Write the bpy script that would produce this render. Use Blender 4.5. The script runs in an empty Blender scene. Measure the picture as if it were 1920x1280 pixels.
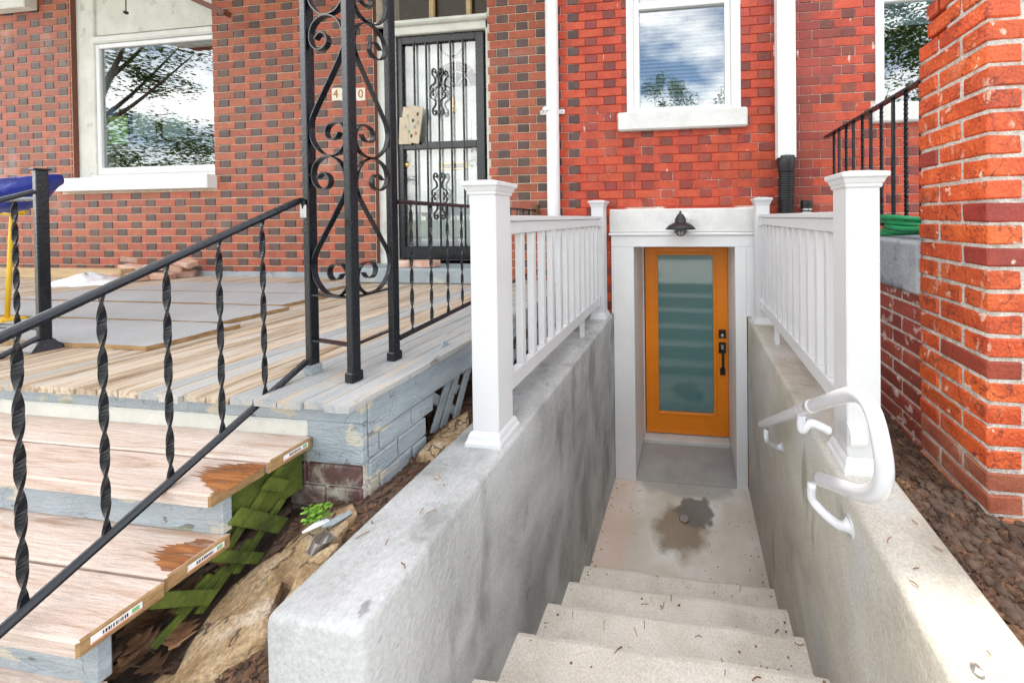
import bpy, math, random
from mathutils import Vector, Matrix, Quaternion, noise
random.seed(7)
S = bpy.context.scene
COL = S.collection
R = math.radians
# ------------------------------------------------------------------ camera
YAW, PITCH, ROLL, F, CX, CY, H = .1163, .0081, -.0104, 618.02, 1222.62, 412.25, 2.3108
_f = Vector((-math.sin(YAW), math.cos(YAW), 0)); _r = Vector((math.cos(YAW), math.sin(YAW), 0)); _u = Vector((0, 0, 1))
_f, _u = _f * math.cos(PITCH) - _u * math.sin(PITCH), _u * math.cos(PITCH) + _f * math.sin(PITCH)
_r, _u = _r * math.cos(ROLL) + _u * math.sin(ROLL), -_r * math.sin(ROLL) + _u * math.cos(ROLL)
cd = bpy.data.cameras.new('Camera'); cam = bpy.data.objects.new('Camera', cd); COL.objects.link(cam)
cd.sensor_width = 36; cd.lens = F / 1920 * 36; cd.shift_x = (960 - CX) / 1920; cd.shift_y = (CY - 640) / 1920
cd.clip_start = .02; cd.clip_end = 900
cam.matrix_world = Matrix(((_r.x, _u.x, -_f.x, 0), (_r.y, _u.y, -_f.y, 0), (_r.z, _u.z, -_f.z, H), (0, 0, 0, 1)))
S.camera = cam
def _ray(a, b): return _f + _r * ((a - CX) / F) - _u * ((b - CY) / F)
def pX(a, b, X): d = _ray(a, b); p = d * (X / d.x); return Vector((p.x, p.y, p.z + H))
def pY(a, b, Y): d = _ray(a, b); p = d * (Y / d.y); return Vector((p.x, p.y, p.z + H))
def pZ(a, b, Z): d = _ray(a, b); p = d * ((Z - H) / d.z); return Vector((p.x, p.y, p.z + H))
def proj(p):
    q = Vector((p[0], p[1], p[2] - H)); d = max(q.dot(_f), .05)
    return CX + F * q.dot(_r) / d, CY - F * q.dot(_u) / d, d
# ------------------------------------------------------------------ light
SUN_EL, SUN_AZ = 73, -14           # behind the houses: the front is in open shade
w = bpy.data.worlds.new('World'); S.world = w; w.use_nodes = True
nt = w.node_tree; nt.nodes.clear()
def N(tree, t, **k):
    n = tree.nodes.new(t)
    for a, b in k.items(): setattr(n, a, b)
    return n
wo = N(nt, 'ShaderNodeOutputWorld'); bg = N(nt, 'ShaderNodeBackground'); sky = N(nt, 'ShaderNodeTexSky')
sky.sky_type = 'NISHITA'; sky.sun_disc = False; sky.sun_elevation = R(SUN_EL); sky.sun_rotation = R(SUN_AZ)
sky.air_density = 1.0; sky.dust_density = 1.5; sky.ozone_density = 1.0
tc = N(nt, 'ShaderNodeTexCoord'); mp = N(nt, 'ShaderNodeMapping'); mp.inputs['Scale'].default_value = (1, 1, 2.6)
cn = N(nt, 'ShaderNodeTexNoise'); cn.inputs['Scale'].default_value = 2.3; cn.inputs['Detail'].default_value = 9; cn.inputs['Roughness'].default_value = .58
cr = N(nt, 'ShaderNodeValToRGB'); cr.color_ramp.elements[0].position = .40; cr.color_ramp.elements[1].position = .60
mx = N(nt, 'ShaderNodeMix', data_type='RGBA'); mx.inputs[7].default_value = (11.6, 11.3, 10.8, 1)
L = nt.links.new
L(tc.outputs['Generated'], mp.inputs[0]); L(mp.outputs[0], cn.inputs['Vector']); L(cn.outputs['Fac'], cr.inputs[0]); L(cr.outputs[0], mx.inputs[0])
L(sky.outputs[0], mx.inputs[6]); L(mx.outputs[2], bg.inputs[0]); bg.inputs[1].default_value = .15; L(bg.outputs[0], wo.inputs[0])
sl = bpy.data.lights.new('Sun', 'SUN'); sl.energy = 2.0; sl.angle = R(.8); sl.color = (1, .95, .86)
so = bpy.data.objects.new('Sun', sl); COL.objects.link(so)
e, a = R(SUN_EL), R(SUN_AZ)
sdir = Vector((math.sin(a) * math.cos(e), math.cos(a) * math.cos(e), math.sin(e)))
so.rotation_euler = sdir.to_track_quat('Z', 'Y').to_euler(); so.location = (0, 10, 20)
S.view_settings.view_transform = 'Standard'; S.view_settings.look = 'None'; S.view_settings.exposure = 1.52; S.view_settings.gamma = 1
S.render.engine = 'CYCLES'; S.render.resolution_x = 1024; S.render.resolution_y = 682
# ------------------------------------------------------------------ materials
MATS = {}
def mat(name, stops, scale=6, rough=.6, bump=0, bscale=None, stretch=(1, 1, 1), detail=6, rvar=0, spots=None, metal=0, spec=.5, coat=0, big=None, bdist=.01, dist=0, grain=None, crack=None, gscale=150):
    """stops: list of (pos,colour) of a noise ramp; rvar: per-object / per-island brightness variation;
    spots: list of (scale, threshold, width, colour, strength[, stretch]) noise patches laid over; big: slow hue drift"""
    m = bpy.data.materials.new(name); m.use_nodes = True; t = m.node_tree; b = t.nodes['Principled BSDF']; l = t.links.new
    geo = N(t, 'ShaderNodeNewGeometry')
    def coords(st):
        mpn = N(t, 'ShaderNodeMapping'); mpn.inputs['Scale'].default_value = st; l(geo.outputs['Position'], mpn.inputs[0]); return mpn.outputs[0]
    base = coords(stretch)
    n = N(t, 'ShaderNodeTexNoise'); n.inputs['Scale'].default_value = scale; n.inputs['Detail'].default_value = detail; n.inputs['Distortion'].default_value = dist
    n.inputs['Roughness'].default_value = .62
    l(base, n.inputs['Vector'])
    rp = N(t, 'ShaderNodeValToRGB'); el = rp.color_ramp.elements
    while len(el) < len(stops): el.new(.5)
    for q, (p, c) in zip(el, stops): q.position = p; q.color = (*c, 1)
    l(n.outputs['Fac'], rp.inputs[0]); col = rp.outputs[0]
    for sp in (spots or []):
        sc, th, wd, c, stg = sp[:5]; st = sp[5] if len(sp) > 5 else stretch
        sn = N(t, 'ShaderNodeTexNoise'); sn.inputs['Scale'].default_value = sc; sn.inputs['Detail'].default_value = 5; l(coords(st), sn.inputs['Vector'])
        mr = N(t, 'ShaderNodeMapRange'); mr.inputs[1].default_value = th; mr.inputs[2].default_value = th + wd; mr.inputs[4].default_value = stg
        l(sn.outputs['Fac'], mr.inputs[0])
        mm = N(t, 'ShaderNodeMix', data_type='RGBA'); l(mr.outputs[0], mm.inputs[0]); l(col, mm.inputs[6]); mm.inputs[7].default_value = (*c, 1); col = mm.outputs[2]
    if rvar:
        oi = N(t, 'ShaderNodeObjectInfo'); ad = N(t, 'ShaderNodeMath', operation='ADD'); fr = N(t, 'ShaderNodeMath', operation='FRACT')
        l(oi.outputs['Random'], ad.inputs[0]); l(geo.outputs['Random Per Island'], ad.inputs[1]); l(ad.outputs[0], fr.inputs[0])
        mr = N(t, 'ShaderNodeMapRange'); mr.inputs[3].default_value = 1 - rvar; mr.inputs[4].default_value = 1 + rvar; l(fr.outputs[0], mr.inputs[0])
        hs = N(t, 'ShaderNodeHueSaturation'); l(mr.outputs[0], hs.inputs['Value']); l(col, hs.inputs['Color'])
        mr2 = N(t, 'ShaderNodeMapRange'); mr2.inputs[3].default_value = .5 - rvar * .02; mr2.inputs[4].default_value = .5 + rvar * .025
        ml = N(t, 'ShaderNodeMath', operation='MULTIPLY'); ml.inputs[1].default_value = 7.31; f2 = N(t, 'ShaderNodeMath', operation='FRACT')
        l(fr.outputs[0], ml.inputs[0]); l(ml.outputs[0], f2.inputs[0]); l(f2.outputs[0], mr2.inputs[0]); l(mr2.outputs[0], hs.inputs['Hue'])
        col = hs.outputs[0]
    if crack:
        sc, wd, c = crack
        sn = N(t, 'ShaderNodeTexNoise'); sn.inputs['Scale'].default_value = sc; sn.inputs['Detail'].default_value = 7; sn.inputs['Distortion'].default_value = .4; l(coords((1, 1, 1)), sn.inputs['Vector'])
        s1 = N(t, 'ShaderNodeMath', operation='SUBTRACT'); s1.inputs[1].default_value = .5; ab = N(t, 'ShaderNodeMath', operation='ABSOLUTE'); l(sn.outputs['Fac'], s1.inputs[0]); l(s1.outputs[0], ab.inputs[0])
        mr = N(t, 'ShaderNodeMapRange'); mr.inputs[1].default_value = wd * .4; mr.inputs[2].default_value = wd; mr.inputs[3].default_value = .85; mr.inputs[4].default_value = 0; l(ab.outputs[0], mr.inputs[0])
        mm = N(t, 'ShaderNodeMix', data_type='RGBA'); l(mr.outputs[0], mm.inputs[0]); l(col, mm.inputs[6]); mm.inputs[7].default_value = (*c, 1); col = mm.outputs[2]
    if grain is None: grain = .22 if bump else 0
    if grain:
        gn = N(t, 'ShaderNodeTexNoise'); gn.inputs['Scale'].default_value = gscale; gn.inputs['Detail'].default_value = 4; gn.inputs['Roughness'].default_value = .7; l(base, gn.inputs['Vector'])
        mr = N(t, 'ShaderNodeMapRange'); mr.inputs[1].default_value = .3; mr.inputs[2].default_value = .7; mr.inputs[3].default_value = 1 - grain; mr.inputs[4].default_value = 1 + grain; l(gn.outputs['Fac'], mr.inputs[0])
        vm = N(t, 'ShaderNodeVectorMath', operation='SCALE'); l(col, vm.inputs[0]); l(mr.outputs[0], vm.inputs['Scale']); col = vm.outputs[0]
    l(col, b.inputs['Base Color'])
    rr = N(t, 'ShaderNodeMapRange'); rr.inputs[3].default_value = max(.03, rough - .12); rr.inputs[4].default_value = min(1, rough + .12)
    l(n.outputs['Fac'], rr.inputs[0]); l(rr.outputs[0], b.inputs['Roughness'])
    b.inputs['Metallic'].default_value = metal; b.inputs['Specular IOR Level'].default_value = spec; b.inputs['Coat Weight'].default_value = coat
    if bump:
        bn = N(t, 'ShaderNodeTexNoise'); bn.inputs['Scale'].default_value = bscale or scale * 4; bn.inputs['Detail'].default_value = 8; l(base, bn.inputs['Vector'])
        bu = N(t, 'ShaderNodeBump'); bu.inputs['Strength'].default_value = bump; bu.inputs['Distance'].default_value = bdist
        l(bn.outputs['Fac'], bu.inputs['Height']); l(bu.outputs[0], b.inputs['Normal'])
    MATS[name] = m
    return m
WHT = (.80, .80, .79)
mat('brick_left', [(.3, (.27, .060, .027)), (.55, (.37, .088, .040)), (.75, (.45, .13, .070))], 14, .62, .5, 90, rvar=.20, grain=.3, gscale=90,
    spots=[(2.3, .62, .12, (.46, .30, .26), .45), (30, .70, .06, (.6, .5, .45), .5)])
mat('header_left', [(.3, (.055, .028, .022)), (.7, (.11, .060, .048))], 12, .55, .3, 60, rvar=.25, spots=[(2.3, .62, .12, (.34, .27, .26), .4)])
mat('mortar_left', [(.3, (.50, .41, .30)), (.7, (.70, .61, .48))], 20, .9, .5, 90)
mat('brick_right', [(.3, (.34, .036, .012)), (.5, (.47, .056, .018)), (.75, (.55, .085, .032))], 9, .55, .4, 60, rvar=.10, grain=.25, gscale=80,
    spots=[(26, .70, .03, (.75, .66, .60), .75, (1, 1, .28)), (1.9, .60, .12, (.60, .13, .075), .5)])
mat('header_right', [(.3, (.15, .030, .021)), (.7, (.24, .044, .029))], 9, .5, .4, 60, rvar=.30, grain=.25, gscale=80, spots=[(1.7, .50, .12, (.44, .058, .028), .65), (26, .72, .03, (.75, .66, .60), .7, (1, 1, .28))])
mat('brick_damp', [(.3, (.20, .035, .024)), (.6, (.33, .05, .028)), (.8, (.42, .06, .03))], 4, .5, .3, 60, rvar=.22,
    spots=[(26, .70, .03, (.75, .68, .62), .8, (1, 1, .28)), (2.2, .60, .08, (.60, .40, .36), .45), (3.1, .68, .05, (.62, .20, .03), .7, (2.5, 2.5, .6))])
mat('mortar_right', [(.40, (.42, .045, .018)), (.52, (.48, .06, .03)), (.62, (.74, .62, .54))], 2.2, .75, .4, 70)
mat('mortar_white', [(.30, (.45, .12, .07)), (.46, (.66, .56, .50))], 6, .8, .4, 70)
mat('brick_pillar', [(.25, (.34, .045, .014)), (.45, (.52, .074, .015)), (.62, (.64, .112, .025)), (.8, (.70, .19, .065))], 11, .6, .7, 80, rvar=.15, grain=.35, gscale=110, crack=(9, .012, (.22, .035, .015)),
    spots=[(22, .66, .03, (.78, .62, .50), .8), (5, .62, .1, (.64, .26, .14), .5), (30, .64, .05, (.70, .45, .32), .6, (1, 1, .3))])
mat('brick_pillar_dark', [(.3, (.26, .035, .020)), (.7, (.38, .055, .03))], 8, .55, .45, 70, rvar=.2, spots=[(22, .70, .03, (.8, .66, .55), .7)])
mat('brick_base', [(.3, (.26, .060, .028)), (.55, (.38, .12, .06)), (.75, (.48, .33, .23))], 9, .8, .5, 60, rvar=.2)
mat('brick_dirty', [(.3, (.17, .034, .026)), (.6, (.29, .050, .030)), (.8, (.38, .075, .04))], 6, .65, .4, 60, rvar=.25, spots=[(16, .60, .05, (.66, .55, .48), .7)])
mat('mortar_grey', [(.3, (.40, .35, .30)), (.5, (.60, .55, .49)), (.7, (.74, .69, .63))], 30, .95, 1, 120, grain=.4, gscale=220)
mat('white_paint', [(.3, (.77, .775, .775)), (.7, (.81, .81, .80))], 5, .42, .06, 80, grain=.03)
mat('white_old', [(.3, (.62, .62, .58)), (.6, (.72, .72, .69))], 6, .6, .25, 50, grain=.08, spots=[(9, .66, .04, (.42, .40, .36), .5)])
mat('cream_trim', [(.3, (.56, .56, .50)), (.6, (.68, .68, .62))], 5, .6, .2, 50, grain=.08, spots=[(7, .64, .06, (.30, .29, .25), .45)])
mat('white_vinyl', [(.3, (.60, .605, .61)), (.7, (.64, .645, .65))], 4, .36, .05, 60, grain=.02, spots=[(7, .68, .1, (.62, .60, .56), .5), (90, .73, .02, (.4, .36, .3), .5)])
mat('white_speckled', [(.3, (.58, .585, .585)), (.7, (.63, .635, .635))], 3, .4, 0, spots=[(120, .71, .02, (.30, .22, .17), .7)])
mat('white_pipe', [(.3, (.54, .55, .57)), (.7, (.59, .60, .62))], 3, .25, 0, coat=.3, spots=[(60, .72, .02, (.35, .25, .18), .5)])
mat('black_iron', [(.3, (.0025, .004, .007)), (.7, (.005, .0075, .012))], 14, .27, .12, 90, spec=.45, spots=[(60, .74, .03, (.16, .18, .2), .5)])
mat('black_metal', [(.3, (.010, .010, .011)), (.7, (.018, .018, .019))], 9, .45, 0)
mat('rust', [(.3, (.10, .045, .025)), (.7, (.20, .10, .06))], 30, .9, .5, 90)
mat('bronze', [(.3, (.035, .030, .027)), (.7, (.060, .052, .046))], 12, .35, 0, metal=.7)
mat('brass', [(.3, (.50, .33, .10)), (.7, (.62, .43, .16))], 9, .25, 0, metal=1)
mat('steel', [(.3, (.45, .45, .45)), (.7, (.6, .6, .6))], 9, .3, 0, metal=.9)
mat('orange_paint', [(.3, (.88, .245, .003)), (.7, (.92, .27, .005))], 3, .42, .08, 60, stretch=(1, 1, 6))
mat('concrete_wall', [(.30, (.24, .245, .235)), (.46, (.36, .365, .355)), (.62, (.46, .465, .46))], 3.2, .85, .5, 70, stretch=(1, .8, .8), detail=12, dist=.5, grain=.14, gscale=120,
    spots=[(3.6, .53, .13, (.15, .155, .14), .6, (1, 2.0, .6)), (16, .70, .04, (.12, .12, .11), .6), (75, .70, .03, (.12, .12, .11), .6, (1, 1, 1)), (2.4, .6, .1, (.47, .48, .48), .6, (1, 1.5, .7))])
mat('concrete_tan', [(.30, (.28, .25, .20)), (.45, (.40, .37, .31)), (.62, (.48, .46, .41))], 1.9, .85, .3, 40, detail=9, dist=.6,
    spots=[(2.6, .55, .14, (.42, .43, .42), .9, (1, 1.2, .6)), (4.5, .60, .1, (.22, .18, .11), .7, (1, 1.6, .5)), (75, .70, .03, (.14, .11, .08), .6, (1, 1, 1))])
mat('concrete_step', [(.30, (.58, .54, .46)), (.5, (.69, .65, .57)), (.68, (.77, .74, .67))], 4.0, .85, .3, 60, detail=9,
    spots=[(70, .71, .02, (.22, .12, .07), .7), (4, .66, .1, (.42, .36, .27), .5)])
mat('sidewalk', [(.3, (.32, .31, .29)), (.7, (.42, .41, .38))], 4, .9, .2, 60)
mat('asphalt', [(.3, (.04, .04, .042)), (.7, (.07, .07, .07))], 20, .9, .4, 90)
mat('grass_far', [(.3, (.035, .07, .015)), (.7, (.08, .13, .03))], 10, .9, .5, 60)
mat('slab_grey', [(.3, (.22, .25, .28)), (.55, (.34, .37, .40)), (.75, (.46, .48, .49))], 7, .8, .6, 40, spots=[(8, .60, .05, (.10, .10, .10), .6)])
mat('step_grey', [(.3, (.24, .28, .30)), (.7, (.33, .37, .39))], 6, .6, .3, 50, spots=[(6, .68, .05, (.50, .47, .36), .6)])
GR = (.36, .40, .43)
mat('grey_paint', [(.3, (.26, .31, .34)), (.6, (.37, .42, .45))], 5, .65, .6, 40, stretch=(1, 1, 4), grain=.2, spots=[(6, .62, .03, (.56, .52, .40), .85, (1, 1, 2)), (14, .66, .03, (.10, .09, .08), .75, (1, 1, 2)), (4, .70, .04, (.20, .24, .10), .6)], crack=(3, .0022, (.14, .13, .12)))
mat('grey_panel', [(.3, (.36, .37, .37)), (.7, (.46, .47, .47))], 2.5, .55, .2, 40, spots=[(3.5, .66, .04, (.50, .36, .22), .6)])
mat('wood_new', [(.28, (.36, .23, .15)), (.42, (.56, .43, .35)), (.7, (.68, .58, .51))], 2.4, .65, .4, 18, stretch=(.9, 9, 9), detail=8, dist=1.3,
    spots=[(3.0, .60, .03, (.42, .25, .15), .5, (.5, 14, 14)), (7, .76, .02, (.14, .07, .04), .8, (1, 1.5, 1.5))])
mat('wood_end', [(.3, (.24, .13, .05)), (.6, (.40, .25, .11))], 9, .8, .5, 40, stretch=(1, 4, 8))
mat('wood_wet', [(.3, (.24, .075, .018)), (.6, (.42, .16, .045))], 3, .35, .25, 18, stretch=(.9, 12, 9), detail=8, dist=1)
mat('deck_wood', [(.30, (.12, .075, .04)), (.41, (.38, .27, .17)), (.55, (.56, .47, .36)), (.66, (.42, .43, .42))], 2.6, .75, .5, 20, stretch=(11, .8, 9), detail=9, dist=.8, rvar=.12,
    spots=[(4, .66, .03, (.10, .06, .035), .7, (12, 1.2, 1))])
mat('deck_grey', [(.30, (.33, .34, .34)), (.50, (.42, .44, .44)), (.58, (.50, .46, .40)), (.70, (.54, .41, .26))], 2.4, .7, .5, 22, stretch=(9, .9, 9), detail=9, dist=.8, rvar=.10,
    spots=[(5, .68, .03, (.12, .08, .05), .75, (10, 1.4, 1))])
def streaky(name):
    m = MATS[name]; t = m.node_tree; l = t.links.new; b = t.nodes['Principled BSDF']; g = N(t, 'ShaderNodeNewGeometry'); mp2 = N(t, 'ShaderNodeMapping'); mp2.inputs['Scale'].default_value = (6, 70, 1); l(g.outputs['Position'], mp2.inputs[0])
    n = N(t, 'ShaderNodeTexNoise'); n.inputs['Scale'].default_value = 1.6; n.inputs['Detail'].default_value = 5; l(mp2.outputs[0], n.inputs['Vector'])
    mr = N(t, 'ShaderNodeMapRange'); mr.inputs[1].default_value = .36; mr.inputs[2].default_value = .56; mr.inputs[3].default_value = .25; mr.inputs[4].default_value = .95; l(n.outputs['Fac'], mr.inputs[0]); l(mr.outputs[0], b.inputs['Alpha'])
streaky('wood_wet')
mat('wood_plain', [(.3, (.42, .28, .14)), (.7, (.58, .42, .24))], 4, .7, .4, 30, stretch=(1, 6, 6))
mat('moss_green', [(.3, (.028, .042, .006)), (.5, (.078, .108, .010)), (.7, (.14, .17, .022))], 10, .85, .5, 50)
mat('stone_tan', [(.3, (.17, .10, .045)), (.5, (.34, .23, .12)), (.7, (.52, .41, .28))], 11, .95, 1, 45, detail=12, grain=.4, gscale=120, crack=(5, .010, (.06, .04, .025)), bdist=.02, spots=[(8, .64, .06, (.62, .54, .44), .5)])
mat('loose_brick', [(.3, (.42, .22, .15)), (.55, (.56, .36, .27)), (.75, (.66, .56, .48))], 9, .9, .6, 40, rvar=.2)
mat('pier_brick', [(.3, (.070, .036, .034)), (.50, (.12, .062, .056)), (.64, (.42, .40, .33))], 6, .7, .5, 40, rvar=.2, dist=1)
mat('soil', [(.3, (.050, .030, .020)), (.55, (.11, .068, .045)), (.75, (.20, .13, .085))], 14, .95, 1, 40, detail=10)
mat('bark', [(.3, (.040, .022, .014)), (.55, (.11, .055, .030)), (.75, (.26, .14, .07))], 9, .9, .5, 60, rvar=.5)
mat('leaf_brown', [(.3, (.34, .17, .08)), (.7, (.56, .34, .20))], 9, .75, .3, 40, rvar=.25)
mat('catkin', [(.3, (.16, .075, .03)), (.7, (.34, .17, .06))], 9, .85, 0, rvar=.4)
mat('leaf_green', [(.3, (.030, .075, .012)), (.7, (.10, .17, .03))], 3, .6, 0, rvar=.45)
mat('weed_green', [(.3, (.12, .28, .02)), (.7, (.24, .42, .05))], 9, .55, 0, rvar=.3)
mat('tree_bark', [(.3, (.05, .035, .025)), (.7, (.12, .09, .07))], 8, .95, .8, 30, stretch=(3, 3, .6))
mat('blue_plastic', [(.3, (.002, .010, .20)), (.7, (.006, .035, .36))], 6, .35, .3, 20, bdist=.03)
mat('yellow', [(.3, (.75, .45, .01)), (.7, (.85, .55, .03))], 6, .4, 0)
mat('hose_green', [(.3, (.005, .20, .065)), (.7, (.012, .30, .11))], 6, .35, 0)
mat('plastic_bag', [(.3, (.70, .70, .72)), (.7, (.85, .85, .86))], 8, .35, .5, 30)
mat('paper', [(.3, (.52, .43, .30)), (.7, (.66, .56, .42))], 7, .85, 0)
mat('paper_green', [(.3, (.35, .50, .10)), (.7, (.45, .60, .16))], 4, .8, 0)
mat('paper_grey', [(.3, (.55, .60, .62)), (.7, (.65, .70, .72))], 4, .8, 0)
mat('tape_blue', [(.3, (.02, .20, .50)), (.7, (.03, .26, .6))], 4, .6, 0)
mat('blind', [(.3, (.30, .38, .43)), (.7, (.42, .50, .54))], 3, .7, 0)
mat('brown_wood', [(.3, (.12, .035, .020)), (.7, (.20, .06, .035))], 4, .6, .3, 30, stretch=(1, 6, 6))
mat('rubber', [(.3, (.012, .013, .014)), (.7, (.02, .021, .022))], 6, .42, 0)
mat('shell', [(.3, (.25, .06, .04)), (.7, (.30, .08, .05))], 4, .9, 0)
mat('room', [(.3, (.12, .12, .12)), (.7, (.16, .16, .16))], 2, .9, 0)
mat('ink', [(.3, (.02, .02, .02)), (.7, (.03, .03, .03))], 2, .8, 0)
mat('number_ink', [(.3, (.35, .13, .03)), (.7, (.42, .17, .04))], 2, .7, 0)
mat('tile_cream', [(.3, (.70, .62, .50)), (.7, (.78, .70, .58))], 4, .5, 0)
mat('orange_ink', [(.3, (.75, .16, .02)), (.7, (.8, .18, .02))], 2, .7, 0)
mat('green_ink', [(.3, (.18, .42, .18)), (.7, (.22, .48, .22))], 2, .7, 0)
mat('bracket', [(.3, (.72, .72, .70)), (.7, (.8, .8, .78))], 8, .4, 0, spots=[(30, .70, .03, (.25, .18, .1), .7)])
def glassmat(name, refl, tint, rough=0.0):
    m = bpy.data.materials.new(name); m.use_nodes = True; t = m.node_tree; t.nodes.clear(); l = t.links.new
    o = N(t, 'ShaderNodeOutputMaterial'); mi = N(t, 'ShaderNodeMixShader'); tr = N(t, 'ShaderNodeBsdfTransparent'); gl = N(t, 'ShaderNodeBsdfGlossy')
    tr.inputs[0].default_value = (*tint, 1); gl.inputs['Roughness'].default_value = rough; mi.inputs[0].default_value = refl
    l(tr.outputs[0], mi.inputs[1]); l(gl.outputs[0], mi.inputs[2]); l(mi.outputs[0], o.inputs[0]); MATS[name] = m
glassmat('glass', .24, (.8, .85, .85)); glassmat('glass_door', .10, (.92, .94, .94)); glassmat('glass_clear', .15, (.95, .95, .95))
# frosted teal glass of the orange door
m = bpy.data.materials.new('glass_frosted'); m.use_nodes = True; b = m.node_tree.nodes['Principled BSDF']
b.inputs['Base Color'].default_value = (.085, .22, .22, 1); b.inputs['Roughness'].default_value = .06; b.inputs['IOR'].default_value = 2.1; MATS['glass_frosted'] = m
# concrete landing with the damp patch round the drain
def landing_mat():
    m = bpy.data.materials.new('concrete_landing'); m.use_nodes = True; t = m.node_tree; b = t.nodes['Principled BSDF']; l = t.links.new
    g = N(t, 'ShaderNodeNewGeometry')
    def noise_(sc, d=8):
        n = N(t, 'ShaderNodeTexNoise'); n.inputs['Scale'].default_value = sc; n.inputs['Detail'].default_value = d; l(g.outputs['Position'], n.inputs['Vector']); return n
    n = noise_(3); rp = N(t, 'ShaderNodeValToRGB'); el = rp.color_ramp.elements; el.new(.5)
    for q, (p, c) in zip(el, [(.32, (.52, .47, .39)), (.5, (.63, .58, .50)), (.68, (.73, .71, .66))]): q.position = p; q.color = (*c, 1)
    l(n.outputs['Fac'], rp.inputs[0]); col = rp.outputs[0]
    def patch(cx, cy, rx, ry, soft, c, st, wob):
        nonlocal col
        vs = N(t, 'ShaderNodeVectorMath', operation='SUBTRACT'); l(g.outputs['Position'], vs.inputs[0]); vs.inputs[1].default_value = (cx, cy, 0)
        vm = N(t, 'ShaderNodeVectorMath', operation='MULTIPLY'); l(vs.outputs[0], vm.inputs[0]); vm.inputs[1].default_value = (1 / rx, 1 / ry, 0)
        ln = N(t, 'ShaderNodeVectorMath', operation='LENGTH'); l(vm.outputs[0], ln.inputs[0])
        nn = noise_(9, 6); ma = N(t, 'ShaderNodeMath', operation='MULTIPLY_ADD'); l(nn.outputs['Fac'], ma.inputs[0]); ma.inputs[1].default_value = wob; l(ln.outputs['Value'], ma.inputs[2])
        mr = N(t, 'ShaderNodeMapRange'); mr.inputs[1].default_value = 1 + wob * .5; mr.inputs[2].default_value = 1 + wob * .5 + soft; mr.inputs[3].default_value = st; mr.inputs[4].default_value = 0
        l(ma.outputs[0], mr.inputs[0]); mm = N(t, 'ShaderNodeMix', data_type='RGBA'); l(mr.outputs[0], mm.inputs[0]); l(col, mm.inputs[6]); mm.inputs[7].default_value = (*c, 1); col = mm.outputs[2]
    patch(-.05, 2.85, .33, .12, .4, (.34, .34, .31), .7, 1)
    patch(-.58, 2.45, .09, .5, .8, (.62, .44, .35), .6, .6)
    patch(-.09, 2.42, .15, .14, .6, (.20, .135, .07), .8, 1.5)
    patch(.02, 2.585, .125, .12, .25, (.15, .14, .12), .9, 1.6)
    l(col, b.inputs['Base Color']); b.inputs['Roughness'].default_value = .8
    bn = noise_(60); bu = N(t, 'ShaderNodeBump'); bu.inputs['Strength'].default_value = .3; bu.inputs['Distance'].default_value = .01; l(bn.outputs['Fac'], bu.inputs['Height']); l(bu.outputs[0], b.inputs['Normal'])
    MATS['concrete_landing'] = m
landing_mat()
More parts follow.
